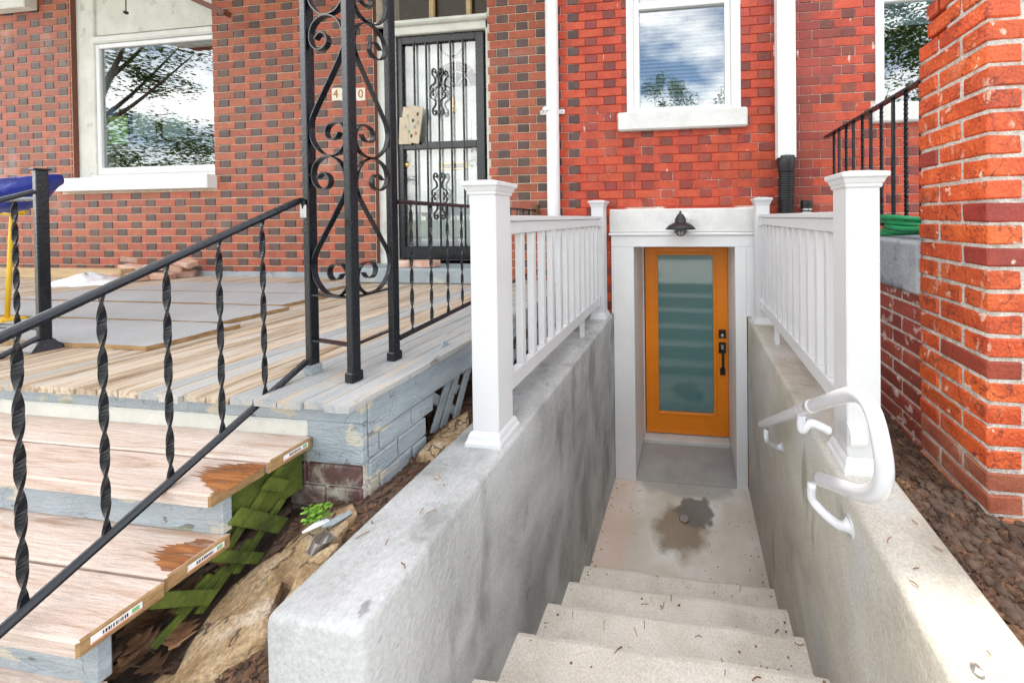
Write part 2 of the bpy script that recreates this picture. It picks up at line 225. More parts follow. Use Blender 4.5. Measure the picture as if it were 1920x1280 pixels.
# ------------------------------------------------------------------ mesh helpers
class MB:
    def __init__(s): s.v = []; s.f = []
    def add(s, vs, fs): o = len(s.v); s.v += [Vector(p) for p in vs]; s.f += [tuple(i + o for i in q) for q in fs]; return s
    def box(s, a, b, c=0.0, M=None):
        (x0, y0, z0), (x1, y1, z1) = a, b
        x0, x1 = min(x0, x1), max(x0, x1); y0, y1 = min(y0, y1), max(y0, y1); z0, z1 = min(z0, z1), max(z0, z1)
        c = min(c, (x1 - x0) * .45, (y1 - y0) * .45, (z1 - z0) * .45)
        vs = []; fs = []
        if c <= 0:
            vs = [Vector((x, y, z)) for z in (z0, z1) for y in (y0, y1) for x in (x0, x1)]
            fs = [(0, 2, 3, 1), (4, 5, 7, 6), (0, 1, 5, 4), (2, 6, 7, 3), (0, 4, 6, 2), (1, 3, 7, 5)]
        else:
            idx = {}
            for i in (0, 1):
                for j in (0, 1):
                    for k in (0, 1):
                        X, Y, Z = (x0, x1)[i], (y0, y1)[j], (z0, z1)[k]; sx, sy, sz = (c, -c)[i], (c, -c)[j], (c, -c)[k]
                        for ax, p in enumerate(((X, Y + sy, Z + sz), (X + sx, Y, Z + sz), (X + sx, Y + sy, Z))):
                            idx[i, j, k, ax] = len(vs); vs.append(Vector(p))
            for ax in range(3):
                o1, o2 = [q for q in range(3) if q != ax]
                for sd in (0, 1):
                    ring = []
                    for p, q in ((0, 0), (1, 0), (1, 1), (0, 1)):
                        key = [0, 0, 0]; key[ax] = sd; key[o1] = p; key[o2] = q; ring.append(idx[(*key, ax)])
                    flip = (sd == 0) ^ (ax == 1)
                    fs.append(tuple(ring[::-1] if flip else ring))
                for p in (0, 1):
                    for q in (0, 1):
                        k0 = [0, 0, 0]; k0[o1] = p; k0[o2] = q; k1 = list(k0); k1[ax] = 1
                        fc = [idx[(*k0, o1)], idx[(*k1, o1)], idx[(*k1, o2)], idx[(*k0, o2)]]
                        fs.append(tuple(fc))
            for i in (0, 1):
                for j in (0, 1):
                    for k in (0, 1): fs.append((idx[i, j, k, 0], idx[i, j, k, 1], idx[i, j, k, 2]))
            cen = Vector(((x0 + x1) / 2, (y0 + y1) / 2, (z0 + z1) / 2)); ff = []
            for q in fs:
                nn = (vs[q[1]] - vs[q[0]]).cross(vs[q[2]] - vs[q[0]]); mid = sum((vs[i] for i in q), Vector()) / len(q)
                ff.append(q if nn.dot(mid - cen) > 0 else q[::-1])
            fs = ff
        if M is not None: vs = [M @ p for p in vs]
        return s.add(vs, fs)
    def tube(s, pts, r, n=8, cap=True, M=None):
        pts = [Vector(p) for p in pts]; rs = r if isinstance(r, (list, tuple)) else [r] * len(pts)
        vs = []; fs = []; ref = None
        for i, p in enumerate(pts):
            t = (pts[min(i + 1, len(pts) - 1)] - pts[max(i - 1, 0)]).normalized()
            if ref is None: ref = t.orthogonal().normalized()
            ref = (ref - t * ref.dot(t)).normalized(); b2 = t.cross(ref)
            for k in range(n):
                a2 = 2 * math.pi * k / n; vs.append(p + (ref * math.cos(a2) + b2 * math.sin(a2)) * rs[i])
        for i in range(len(pts) - 1):
            for k in range(n): fs.append((i * n + k, i * n + (k + 1) % n, (i + 1) * n + (k + 1) % n, (i + 1) * n + k))
        if cap: fs.append(tuple(range(n))[::-1]); fs.append(tuple((len(pts) - 1) * n + k for k in range(n)))
        if M is not None: vs = [M @ p for p in vs]
        return s.add(vs, fs)
    def lathe(s, prof, n=24, M=None, closed=False):
        vs = [Vector((r_ * math.cos(2 * math.pi * k / n), r_ * math.sin(2 * math.pi * k / n), z)) for r_, z in prof for k in range(n)]
        fs = [(i * n + k, i * n + (k + 1) % n, (i + 1) * n + (k + 1) % n, (i + 1) * n + k) for i in range(len(prof) - 1) for k in range(n)]
        if not closed: fs.append(tuple(range(n))[::-1]); fs.append(tuple((len(prof) - 1) * n + k for k in range(n)))
        if M is not None: vs = [M @ p for p in vs]
        return s.add(vs, fs)
    def ribbon(s, pts, nrm, w, t):
        """flat bar: path pts lying in a plane with normal nrm; width w along nrm, thickness t in the plane"""
        nrm = Vector(nrm).normalized(); pts = [Vector(p) for p in pts]; vs = []; fs = []
        for i, p in enumerate(pts):
            d = (pts[min(i + 1, len(pts) - 1)] - pts[max(i - 1, 0)]).normalized(); q = d.cross(nrm).normalized()
            vs += [p + nrm * w / 2 + q * t / 2, p - nrm * w / 2 + q * t / 2, p - nrm * w / 2 - q * t / 2, p + nrm * w / 2 - q * t / 2]
        for i in range(len(pts) - 1):
            for k in range(4): fs.append((i * 4 + k, i * 4 + (k + 1) % 4, i * 4 + 4 + (k + 1) % 4, i * 4 + 4 + k))
        fs += [(3, 2, 1, 0), tuple(len(pts) * 4 - 4 + k for k in range(4))]
        return s.add(vs, fs)
    def twist(s, a, b, w, t, pitch, n=48, ph=0):
        a = Vector(a); b = Vector(b); d = (b - a); Ln = d.length; d.normalize(); e1 = d.orthogonal().normalized(); e2 = d.cross(e1); vs = []; fs = []
        for i in range(n + 1):
            q = i / n; k = ph + 2 * math.pi * q * Ln / pitch; p = a + d * Ln * q
            u = e1 * math.cos(k) + e2 * math.sin(k); v = d.cross(u)
            vs += [p + u * w / 2 + v * t / 2, p - u * w / 2 + v * t / 2, p - u * w / 2 - v * t / 2, p + u * w / 2 - v * t / 2]
        for i in range(n):
            for k in range(4): fs.append((i * 4 + k, i * 4 + (k + 1) % 4, i * 4 + 4 + (k + 1) % 4, i * 4 + 4 + k))
        fs += [(3, 2, 1, 0), tuple(n * 4 + k for k in range(4))]
        return s.add(vs, fs)
    def prism(s, poly, d0, d1, M=None):
        """polygon (list of 2-D points) extruded along local z from d0 to d1"""
        n = len(poly); vs = [Vector((x, y, d0)) for x, y in poly] + [Vector((x, y, d1)) for x, y in poly]
        fs = [tuple(range(n))[::-1], tuple(range(n, 2 * n))] + [(i, (i + 1) % n, n + (i + 1) % n, n + i) for i in range(n)]
        if M is not None: vs = [M @ p for p in vs]
        return s.add(vs, fs)
    def mesh(s, name, smooth=False):
        me = bpy.data.meshes.new(name); me.from_pydata(s.v, [], s.f); me.update()
        if smooth: me.shade_smooth()
        return me
    def build(s, name, m, parent=None, smooth=False, org=None):
        if org is not None: s.v = [p - Vector(org) for p in s.v]
        me = s.mesh(name, smooth); me.materials.append(MATS[m]); o = bpy.data.objects.new(name, me); COL.objects.link(o)
        if parent: o.parent = parent
        if org is not None: o.location = org
        return o
def tag(o, label, cat, group=None):
    o['label'] = label; o['category'] = cat
    if group: o['group'] = group
    return o
def thing(name, label, cat, group=None, loc=(0, 0, 0)):
    o = bpy.data.objects.new(name, None); COL.objects.link(o); o.location = loc; o.empty_display_size = .1; return tag(o, label, cat, group)
def struct(o): o['kind'] = 'structure'; return o
def bev(o, wdt=.004, seg=2):
    md = o.modifiers.new('b', 'BEVEL'); md.width = wdt; md.segments = seg; md.limit_method = 'ANGLE'; return o
def part(name, m, parent, boxes, c=.003, **k):
    b = MB()
    for a_, b_ in boxes: b.box(a_, b_, c)
    return b.build(name, m, parent, **k)
def arc(cx, cy, r, a0, a1, n=14): return [(cx + r * math.cos(R(a0 + (a1 - a0) * i / n)), cy + r * math.sin(R(a0 + (a1 - a0) * i / n))) for i in range(n + 1)]
def smooth_path(pts, n=6):
    pts = [Vector(p) for p in pts]; out = []
    for i in range(len(pts) - 1):
        p0, p1, p2, p3 = pts[max(i - 1, 0)], pts[i], pts[i + 1], pts[min(i + 2, len(pts) - 1)]
        for k in range(n):
            t = k / n; out.append(.5 * ((2 * p1) + (p2 - p0) * t + (2 * p0 - 5 * p1 + 4 * p2 - p3) * t * t + (3 * p1 - p0 - 3 * p2 + p3) * t ** 3))
    return out + [pts[-1]]
def MT(o, xa, ya):    # matrix with local x,y axes
    xa = Vector(xa).normalized(); ya = Vector(ya).normalized(); z = xa.cross(ya)
    return Matrix(((xa.x, ya.x, z.x, o[0]), (xa.y, ya.y, z.y, o[1]), (xa.z, ya.z, z.z, o[2]), (0, 0, 0, 1)))
XZ = lambda y: MT((0, y, 0), (1, 0, 0), (0, 0, 1))      # polygon in x,z ; local z points to -Y
FY = 2.872                                             # facade plane
exec_parts = []
# ------------------------------------------------------------------ the setting: pavement, road, ground behind the camera, landing
SWZ = 1.065                                            # pavement level
def sheet(name, m, a, b, t=.1): o = MB().box(a, b).build(name, m); return struct(o)
bb = MB(); bb.box((-60, -2.6, SWZ - .25), (60, .66, SWZ)); pv = struct(bb.build('pavement', 'sidewalk'))
bb = MB(); bb.box((-60, -2.78, SWZ - .3), (60, -2.604, SWZ - .01)); struct(bb.build('kerb', 'sidewalk'))
bb = MB(); bb.box((-200, -11.5, SWZ - .5), (200, -2.784, SWZ - .14)); struct(bb.build('road', 'asphalt'))
bb = MB(); bb.box((-60, -14.0, SWZ - .3), (60, -11.504, SWZ)); struct(bb.build('pavement_opposite', 'sidewalk'))
bb = MB(); bb.box((-400, -400, SWZ - .6), (400, -14.004, SWZ + .06)); struct(bb.build('ground', 'grass_far'))
bb = MB(); bb.box((-.70, 2.0, -.2), (.50, 3.6, 0)); struct(bb.build('landing', 'concrete_landing'))
# ------------------------------------------------------------------ houses
def wall_front(rects, x0, x1, z0, z1, openings, rev=.3, xcuts=()):
    """front face with openings and their reveals"""
    b = MB(); xs = sorted({x0, x1, *xcuts, *[o[0] for o in openings], *[o[1] for o in openings]}); zs = sorted({z0, z1, *[o[2] for o in openings], *[o[3] for o in openings]})
    xs = [x for x in xs if x0 <= x <= x1]; zs = [z for z in zs if z0 <= z <= z1]
    for i in range(len(xs) - 1):
        for j in range(len(zs) - 1):
            cx, cz = (xs[i] + xs[i + 1]) / 2, (zs[j] + zs[j + 1]) / 2
            if any(o[0] < cx < o[1] and o[2] < cz < o[3] for o in openings): continue
            b.add([(xs[i], FY, zs[j]), (xs[i + 1], FY, zs[j]), (xs[i + 1], FY, zs[j + 1]), (xs[i], FY, zs[j + 1])], [(0, 1, 2, 3)])
    for o in openings:
        A, B_, C, D = o[:4]; Y2 = FY + rev
        b.add([(A, FY, C), (A, Y2, C), (A, Y2, D), (A, FY, D)], [(0, 1, 2, 3)]); b.add([(B_, FY, C), (B_, Y2, C), (B_, Y2, D), (B_, FY, D)], [(3, 2, 1, 0)])
        b.add([(A, FY, D), (A, Y2, D), (B_, Y2, D), (B_, FY, D)], [(0, 1, 2, 3)]); b.add([(A, FY, C), (A, Y2, C), (B_, Y2, C), (B_, FY, C)], [(3, 2, 1, 0)])
    return b
def shell(parent, x0, x1, z0, z1, m='shell'):
    b = MB(); Y1 = FY + 7
    b.add([(x0, FY, z0), (x1, FY, z0), (x1, Y1, z0), (x0, Y1, z0), (x0, FY, z1), (x1, FY, z1), (x1, Y1, z1), (x0, Y1, z1)], [(0, 3, 2, 1), (4, 5, 6, 7), (1, 2, 6, 5), (2, 3, 7, 6), (3, 0, 4, 7)])
    return b.build('roof', m, parent)  # unseen closing box: top, sides and back added to block the sun
BRK = {}
def brick_mesh(wd, hh, dp, m, c=.003):
    key = (round(wd, 3), round(hh, 3), round(dp, 3), m)
    if key not in BRK:
        me = MB().box((-wd / 2, -dp / 2, -hh / 2), (wd / 2, dp / 2, hh / 2), c).mesh('brick'); me.materials.append(MATS[m]); BRK[key] = me
    return BRK[key]
def brick_rows(parent, rows, skip, keep=300):
    """rows: list of (xa, xb, z, height, material); skip: rectangles covered by openings and trim"""
    items = []
    for xa, xb, z, hh, m in rows:
        segs = [(xa, xb)]
        for (A, B_, C, D) in skip:
            if C < z < D:
                ns = []
                for p, q in segs:
                    if q <= A or p >= B_: ns.append((p, q)); continue
                    if p < A - .018: ns.append((p, A - .004))
                    if q > B_ + .018: ns.append((B_ + .004, q))
                segs = ns
        for p, q in segs:
            if q - p < .02: continue
            u, v, d = proj(((p + q) / 2, FY, z)); vis = 0 < u < 1920 and 0 < v < 1280
            items.append((vis, (q - p) * hh / d / d, p, q, z, hh, m))
    items.sort(key=lambda t: (-t[0], -t[1])); rest = {}
    for i, (vis, ar, p, q, z, hh, m) in enumerate(items):
        y = FY + .001 + random.uniform(-.0012, .0012)
        if i < keep and vis:
            o = bpy.data.objects.new('brick', brick_mesh(q - p, hh, .016, m)); COL.objects.link(o); o.parent = parent
            o.location = ((p + q) / 2, y, z + random.uniform(-.001, .001)); o.rotation_euler = (random.uniform(-.01, .01), random.uniform(-.006, .006), random.uniform(-.006, .006))
        else: rest.setdefault(m, MB()).box((p, y - .008, z - hh / 2), (q, y + .008, z + hh / 2), .003)
    allv = MB(); idx = []; names = []
    for m, b in rest.items():
        allv.add(b.v, b.f); idx += [len(names)] * len(b.f); names.append(m)
    if allv.f:
        me = allv.mesh('brickwork')
        for m in names: me.materials.append(MATS[m])
        me.polygons.foreach_set('material_index', idx)
        o = bpy.data.objects.new('brickwork', me); COL.objects.link(o); o.parent = parent; o['kind'] = 'stuff'
def flemish(x0, x1, zc0, hgt, per, hx, z0, z1, mats, jt=.006, hfrac=.315):
    out = []; r0 = math.ceil((zc0 - z1) / hgt); r1 = math.floor((zc0 - z0) / hgt)
    for r_ in range(r0, r1 + 1):
        z = zc0 - r_ * hgt; off = hx + (per / 2 if r_ % 2 else 0)
        for c in range(math.floor((x0 - off) / per) - 1, math.ceil((x1 - off) / per) + 2):
            hc = off + c * per; hw = per * hfrac / 2
            for a_, b_, hd in ((hc - hw, hc + hw, 1), (hc + hw, hc + per - hw, 0)):
                a2, b2 = max(a_ + jt / 2, x0), min(b_ - jt / 2, x1)
                if b2 - a2 > .02: out.append((a2 + random.uniform(-.001, .001), b2 + random.uniform(-.001, .001), z, hgt - jt, mats(hd, (a2 + b2) / 2, z)))
    return out
SEAM = -1.235
HL = thing('brick_house', 'weathered red brick house with dark brick ends behind the wooden porch', 'house')
winL = (pY(135, 200, FY).x, pY(401, 200, FY).x, pY(250, 357, FY).z + .02, 5.449)
dorL = (pY(703, 300, FY).x, pY(917, 300, FY).x, 1.75, 5.449)
wl = wall_front(None, -9.2, SEAM, 1.0, 9.6, [winL, dorL])
o = wl.build('wall', 'mortar_left', HL); wallL = o
shell(HL, -9.2, SEAM - .002, .9, 9.6)  # unseen height chosen so this house's shadow reaches over the grey wall
brick_rows(wallL, flemish(-9.2, SEAM - .004, 4.4566, .0776, .3807, -4.751, 1.72, 5.46,
    lambda hd, x, z: ('header_left' if hd else 'brick_left'), .0075), [winL, dorL, (-6.9, -4.86, 2.63, 2.82)])
# plastered strip at the foot of the wall
part('skirting', 'slab_grey', HL, [((-8.5, FY - .018, 1.74), (-3.12, FY - .002, 1.80))], .006)
# left picture window (recessed)
RY = FY + .035
def rect_px(u0, v0, u1, v1, Y): p, q = pY(u0, v0, Y), pY(u1, v1, Y); return p.x, q.x, q.z, p.z
w1 = part('window', 'cream_trim', HL, [((winL[0], RY, 2.80), (pY(178, 200, RY).x, RY + .14, 5.449))], .006)
part('reveal', 'brown_wood', HL, [((winL[0] - .002, FY + .003, 2.80), (winL[0] + .004, RY - .001, 5.449))], 0); part('reveal', 'brown_wood', HL, [((dorL[0] - .002, FY + .003, 1.89), (dorL[0] + .004, RY - .001, 5.449))], 0)
w1['label'] = 'picture window with papers taped inside the glass'
fx0, fx1, fz0, fz1 = rect_px(178, 84, 420, 317, RY + .012)
px0, px1, pz0, pz1 = rect_px(187, 92, 405, 308, RY + .02)
part('frame', 'white_paint', w1, [((fx0, RY + .012, fz0 - .02), (px0, RY + .10, fz1)), ((px1, RY + .012, fz0 - .02), (fx1, RY + .10, fz1)), ((px0, RY + .012, fz0 - .02), (px1, RY + .10, pz0)), ((px0, RY + .012, pz1), (px1, RY + .10, fz1))], .006)
part('frieze', 'cream_trim', w1, [((fx0, RY + .02, fz1 + .10), (winL[1], RY + .12, 5.449))], .004)
part('head_moulding', 'white_old', w1, [((fx0 - .03, RY - .01, fz1 + .005), (winL[1] - .004, RY + .06, fz1 + .08))], .015)
part('pane', 'glass', w1, [((px0 - .01, RY + .032, pz0 - .01), (px1 + .01, RY + .036, pz1 + .01))], 0)
b = MB(); b.box((-6.87, FY - .075, 2.655), (-4.868, RY + .14, 2.795), .006); b.build('sill', 'white_paint', w1)
part('sub_sill', 'white_old', w1, [((fx0 - .05, RY - .01, 2.797), (winL[1] - .003, RY + .05, fz0 - .025))], .004)
for nm, u0, v0, u1, v1, m in (('paper', 204, 219, 240, 270, 'paper_green'), ('paper', 247, 214, 292, 254, 'paper_grey'), ('paper', 305, 216, 351, 257, 'paper_grey'), ('tape', 244, 212, 250, 256, 'tape_blue'), ('tape', 207, 203, 214, 219, 'tape_blue')):
    A, B_, C, D = rect_px(u0, v0, u1, v1, RY + .05); part(nm, m, w1, [((A, RY + .048, C), (B_, RY + .0495, D))], 0)
# front doorway: trim, transom, storm door, entry door
d1 = part('doorway', 'cream_trim', HL, [((dorL[0], RY, 1.88), (pY(741, 300, RY).x, RY + .12, 4.25)), ((pY(913, 300, RY).x, RY, 1.88), (dorL[1], RY + .12, 4.25)), ((dorL[0], RY, pY(800, 62, RY).z), (dorL[1], RY + .12, pY(800, 40, RY).z))], .006)
part('transom_cap', 'cream_trim', d1, [((dorL[0] + .01, RY - .04, pY(800, 47, RY).z), (dorL[1] - .003, RY + .05, pY(800, 38, RY).z))], .012)
tz = pY(800, 38, RY).z
part('transom_pane', 'glass_clear', d1, [((dorL[0], RY + .07, tz), (dorL[1], RY + .074, 5.449))], 0)
for u in (811, 880):
    x = pY(u, 20, RY + .05).x; part('transom_strip', 'wood_plain', d1, [((x - .022, RY + .03, tz), (x + .022, RY + .06, 5.449))], .003)
SD = RY + .03
sx0, sx1, sz0, sz1 = rect_px(738, 66, 912, 487, SD)
mz0, mz1 = pY(830, 278, SD).z, pY(830, 265, SD).z
st = part('storm_door', 'black_iron', HL, [((sx0, SD, sz0), (sx0 + .085, SD + .035, sz1)), ((sx1 - .085, SD, sz0), (sx1, SD + .035, sz1)), ((sx0 + .085, SD, sz1 - .10), (sx1 - .085, SD + .035, sz1)),
    ((sx0 + .085, SD, sz0), (sx1 - .085, SD + .035, sz0 + .13)), ((sx0 + .085, SD, mz0), (sx1 - .085, SD + .035, mz1))], .004)
st['label'] = 'black iron security storm door with scroll ornaments'
bx = [sx0 + .085 + (sx1 - sx0 - .17) * k / 6 for k in range(1, 6)]
for x in bx:
    part('bar', 'black_iron', st, [((x - .0065, SD - .004, sz0 + .1), (x + .0065, SD + .012, sz1 - .08))], .002)
def ornament(parent, xc, zc, hh, Y, m='black_iron', wd=.014, tk=.011):
    b = MB()
    for s1 in (-1, 1):
        for s2 in (-1, 1):
            k = hh / 2
            path = [(.30 * k, .92 * k), (.20 * k, .86 * k), (.16 * k, .96 * k), (.28 * k, 1.06 * k), (.42 * k, .98 * k), (.42 * k, .80 * k), (.22 * k, .62 * k), (.20 * k, .44 * k), (.36 * k, .34 * k), (.56 * k, .26 * k), (.60 * k, .10 * k), (.48 * k, .02 * k), (.36 * k, .08 * k), (.40 * k, .18 * k)]
            pts = smooth_path([(xc + s1 * p * .62, Y, zc + s2 * q) for p, q in path], 4)
            b.ribbon(pts, (0, 1, 0), wd, tk)
    return b.build('scroll', m, parent)
p, q = pY(818, 173, SD), pY(823, 368, SD)
ornament(st, bx[2], p.z, .42, SD - .008); ornament(st, bx[2], q.z, .42, SD - .008)
part('pane', 'glass_door', st, [((sx0 + .08, SD + .022, sz0 + .12), (sx1 - .08, SD + .025, sz1 - .09))], 0)
DY = FY + .17
ed = part('front_door', 'white_speckled', HL, [((dorL[0], DY, 1.9), (dorL[1], DY + .05, tz + .05))], .002); ed['label'] = 'white panelled front door with arched light and brass fittings'
fc = pY(856, 163, DY); rr_ = .26
fan = MB(); fan.prism([(fc.x + rr_ * .93 * math.cos(R(a_)), fc.z + rr_ * .93 * math.sin(R(a_))) for a_ in range(0, 181, 12)], .001, .012, XZ(DY)); fan.build('fan_light', 'ink', ed)
b = MB(); b.ribbon([(x, DY - .008, z) for x, z in arc(fc.x, fc.z, rr_, 0, 180, 20)], (0, 1, 0), .018, .03); b.ribbon([(x, DY - .008, z) for x, z in arc(fc.x, fc.z, rr_ * .55, 0, 180, 16)], (0, 1, 0), .016, .012)
for a_ in (45, 90, 135): b.ribbon([(fc.x + q_ * rr_ * math.cos(R(a_)), DY - .008, fc.z + q_ * rr_ * math.sin(R(a_))) for q_ in (.1, 1)], (0, 1, 0), .016, .010)
b.build('fan_frame', 'white_old', ed)
k = pY(851, 195, DY); part('knocker', 'brass', ed, [((k.x - .015, DY - .02, k.z - .06), (k.x + .015, DY, k.z + .06)), ((k.x - .028, DY - .025, k.z - .09), (k.x + .028, DY, k.z - .05))], .006)
A, B_, C, D = rect_px(830, 305, 878, 318, DY); part('mail_slot', 'brass', ed, [((A, DY - .012, C), (B_, DY, D))], .006); part('slot_flap', 'bronze', ed, [((A + .02, DY - .016, C + .015), (B_ - .02, DY - .0125, D - .015))], .002)
k = pY(775, 312, DY); MB().lathe([(.012, 0), (.012, .04), (.034, .055), (.036, .075), (.02, .09)], 14, MT((k.x, DY, k.z), (1, 0, 0), (0, 0, 1))).build('knob', 'brass', ed, True)
k = pY(776, 335, DY); part('lockbox', 'slab_grey', ed, [((k.x - .05, DY - .05, k.z - .07), (k.x + .05, DY - .005, k.z + .05))], .01)
for (u0, v0, u1, v1) in ((760, 372, 800, 445), (845, 372, 885, 445), (760, 225, 800, 290), (845, 225, 885, 290)):
    A, B_, C, D = rect_px(u0, v0, u1, v1, DY); part('door_panel', 'white_old', ed, [((A, DY - .006, C), (B_, DY + .001, D))], .005)
wr = MB(); wp = [pY(u, v, DY - .02) for u, v in ((822, 84), (832, 100), (845, 106), (858, 102), (868, 88))]; wr.tube(smooth_path(wp), .008, 6); wr.build('garland', 'black_metal', ed)
# newspapers pushed behind the bars
nwp = thing('newspaper', 'folded newspapers stuck behind the bars of the black storm door', 'newspaper')
for i_, (u, v, ww, hh_, rot) in enumerate(((764, 236, .12, .36, .12), (777, 234, .15, .36, .16), (758, 246, .10, .26, .05))):
    c_ = pY(u, v, SD - .012 - .003 * i_); M = Matrix.Translation(c_) @ Matrix.Rotation(rot, 4, 'Y'); MB().box((-ww / 2, -.008, -hh_ / 2), (ww / 2, .004, hh_ / 2), .003, M).build('sheet', 'paper', nwp)
for i, (u, v, c2) in enumerate(((774, 226, 'ink'), (779, 250, 'orange_ink'), (766, 247, 'green_ink'), (783, 214, 'ink'), (764, 218, 'step_grey'), (777, 238, 'step_grey'), (783, 230, 'step_grey'), (760, 238, 'step_grey'), (771, 255, 'ink'))):
    c_ = pY(u, v, SD - .028); M = Matrix.Translation(c_) @ Matrix.Rotation(.15, 4, 'Y'); MB().box((-.008, -.0005, -.016), (.008, .0005, .016), 0, M).build('print', c2, nwp)
# house number tiles
def text_obj(txt, size, loc, m, parent, rotx=90):
    cu = bpy.data.curves.new('digit', 'FONT'); cu.body = txt; cu.size = size; cu.extrude = .001; cu.align_x = 'CENTER'; cu.align_y = 'CENTER'
    t = bpy.data.objects.new('digit', cu); COL.objects.link(t); dg = bpy.context.evaluated_depsgraph_get(); me = bpy.data.meshes.new_from_object(t.evaluated_get(dg))
    bpy.data.objects.remove(t); me.materials.clear(); me.materials.append(MATS[m]); o = bpy.data.objects.new('digit', me); COL.objects.link(o); o.parent = parent; o.location = loc; o.rotation_euler = (R(rotx), 0, 0); return o
hn = thing('house_number', 'cream number tiles on the red brick beside the iron column', 'house number')
for i, ch in enumerate('4400'):
    c_ = pY(630 + i * 15.6, 177, FY - .012); tl = MB().box((c_.x - .046, FY - .014, c_.z - .062), (c_.x + .046, FY - .0075, c_.z + .062), .002).build('tile', 'tile_cream', hn)
    text_obj(ch, .115, (c_.x, FY - .0155, c_.z), 'number_ink', hn)
# ---- right house
HR = thing('brick_house', 'bright red painted brick house around the basement doorway', 'house')
cxl, cxr = pY(1190, 600, FY - .02).x, pY(1379, 600, FY - .02).x
dorR = (cxl - .03, cxr + .03, -.2, pY(1280, 463, FY).z + .02)
mx0, mx1 = pY(1175, 100, FY).x, pY(1388, 100, FY).x
winM = (mx0 + .05, mx1 - .05, 3.20, 5.3)
rx0 = pY(1640, 100, FY).x
winR = (rx0 + .04, rx0 + 1.02, 3.19, 5.3)
wr_ = wall_front(None, SEAM, 5.2, -.2, 8.42, [dorR, winM, winR], .16, (-1.03, .70))
me = wr_.mesh('wall')
for m in ('mortar_right', 'mortar_white'): me.materials.append(MATS[m])
for pl_ in me.polygons:
    x = pl_.center.x; pl_.material_index = 1 if (x < -1.03 or x > .70) else 0
wallR = bpy.data.objects.new('wall', me); COL.objects.link(wallR); wallR.parent = HR
shell(HR, SEAM, 5.2, -.2, 8.42)  # unseen height chosen to place the sunlit edge on the tan wall
h0 = pY(1214.4, 315.3, FY)
def rmat(hd, x, z):
    if x < -1.03: return 'header_left' if hd else 'brick_right'
    if .72 < x < 1.12 + .1 * math.sin(z * 9): return 'brick_damp'
    return 'header_right' if hd else 'brick_right'
LZ0, LZ1 = pY(1280, 438, FY).z, pY(1280, 391, FY).z
brick_rows(wallR, flemish(SEAM + .012, 5.2, h0.z, .0757, .332, h0.x, 1.30, 5.1, rmat, .005), [dorR, winM, winR, (-.70, .53, 1.0, LZ1 - .02), (mx0 - .03, mx1 + .03, 3.09, 3.22), (rx0 - .03, 2.6, 3.06, 3.2)])
part('lintel', 'white_old', HR, [((pY(1143, 400, FY).x, FY - .02, LZ0 + .012), (pY(1417, 400, FY).x, FY + .10, LZ1))], .008)
# doorway casing of the basement door
CZ = pY(1280, 463, FY - .03).z
cL0, cR1 = -.684, .462
dc = part('door_casing', 'white_paint', HR, [((cL0 + .004, FY - .035, 0), (cxl, FY - .004, CZ)), ((cxr, FY - .035, 0), (cR1, FY - .004, CZ)), ((pY(1146, 450, FY - .03).x, FY - .035, CZ + .001), (pY(1423, 450, FY - .03).x, FY - .004, LZ0 - .012)),
    ((cR1 + .001, FY - .035, 1.465), (pY(1424, 500, FY - .03).x, FY - .004, CZ)), ((pY(1146, 450, FY - .03).x, FY - .035, 1.465), (cL0 + .003, FY - .004, CZ))], .003)
part('casing_cap', 'white_paint', dc, [((pY(1141, 440, FY - .05).x, FY - .055, LZ0 - .011), (pY(1428, 440, FY - .05).x, FY - .002, LZ0 + .010))], .004)
ODY = 3.414
part('jamb', 'white_paint', dc, [((cxl - .028, FY - .003, .03), (cxl - .004, ODY + .06, CZ + .02)), ((cxr + .004, FY - .003, .03), (cxr + .028, ODY + .06, CZ + .02)), ((cxl - .028, FY - .003, CZ + .004), (cxr + .028, ODY + .06, CZ + .022))], .002)
part('stop', 'white_paint', dc, [((cxl - .003, ODY - .03, .05), (pY(1207, 600, ODY - .03).x + .006, ODY + .03, CZ)), ((pY(1368, 600, ODY - .03).x, ODY - .03, .05), (cxr + .003, ODY + .03, CZ))], .003)
part('threshold', 'white_old', dc, [((cxl - .003, ODY - .09, .001), (cxr + .003, ODY + .05, .044))], .006)
# orange door
ox0, ox1, oz0, oz1 = rect_px(1209, 464, 1367, 819, ODY)
gx0, gx1, gz0, gz1 = rect_px(1233, 478, 1339, 776, ODY)
od = part('orange_door', 'orange_paint', HR, [((ox0, ODY, oz0), (gx0, ODY + .045, oz1)), ((gx1, ODY, oz0), (ox1, ODY + .045, oz1)), ((gx0 + .0005, ODY, gz1), (gx1 - .0005, ODY + .045, oz1)), ((gx0 + .0005, ODY, oz0), (gx1 - .0005, ODY + .045, gz0))], .0015)
od['label'] = 'orange basement door with one tall frosted teal pane'
part('glazing_bead', 'orange_paint', od, [((gx0 - .03, ODY - .010, gz0 - .03), (gx0, ODY + .01, gz1 + .03)), ((gx1, ODY - .010, gz0 - .03), (gx1 + .03, ODY + .01, gz1 + .03)), ((gx0, ODY - .010, gz1), (gx1, ODY + .01, gz1 + .03)), ((gx0, ODY - .010, gz0 - .03), (gx1, ODY + .01, gz0))], .006)
part('pane', 'glass_frosted', od, [((gx0 - .004, ODY + .012, gz0 - .004), (gx1 + .004, ODY + .02, gz1 + .004))], 0)
k = pY(1354, 625, ODY); part('deadbolt', 'bronze', od, [((k.x - .036, ODY - .025, k.z - .042), (k.x + .036, ODY, k.z + .042))], .005)
MB().lathe([(.016, 0), (.016, .012), (.012, .016)], 16, MT((k.x, ODY - .025, k.z - .01), (1, 0, 0), (0, 0, 1))).build('keyhole', 'steel', od, True)
k0, k1, k2 = pY(1354, 651, ODY), pY(1355, 680, ODY), pY(1355, 695, ODY)
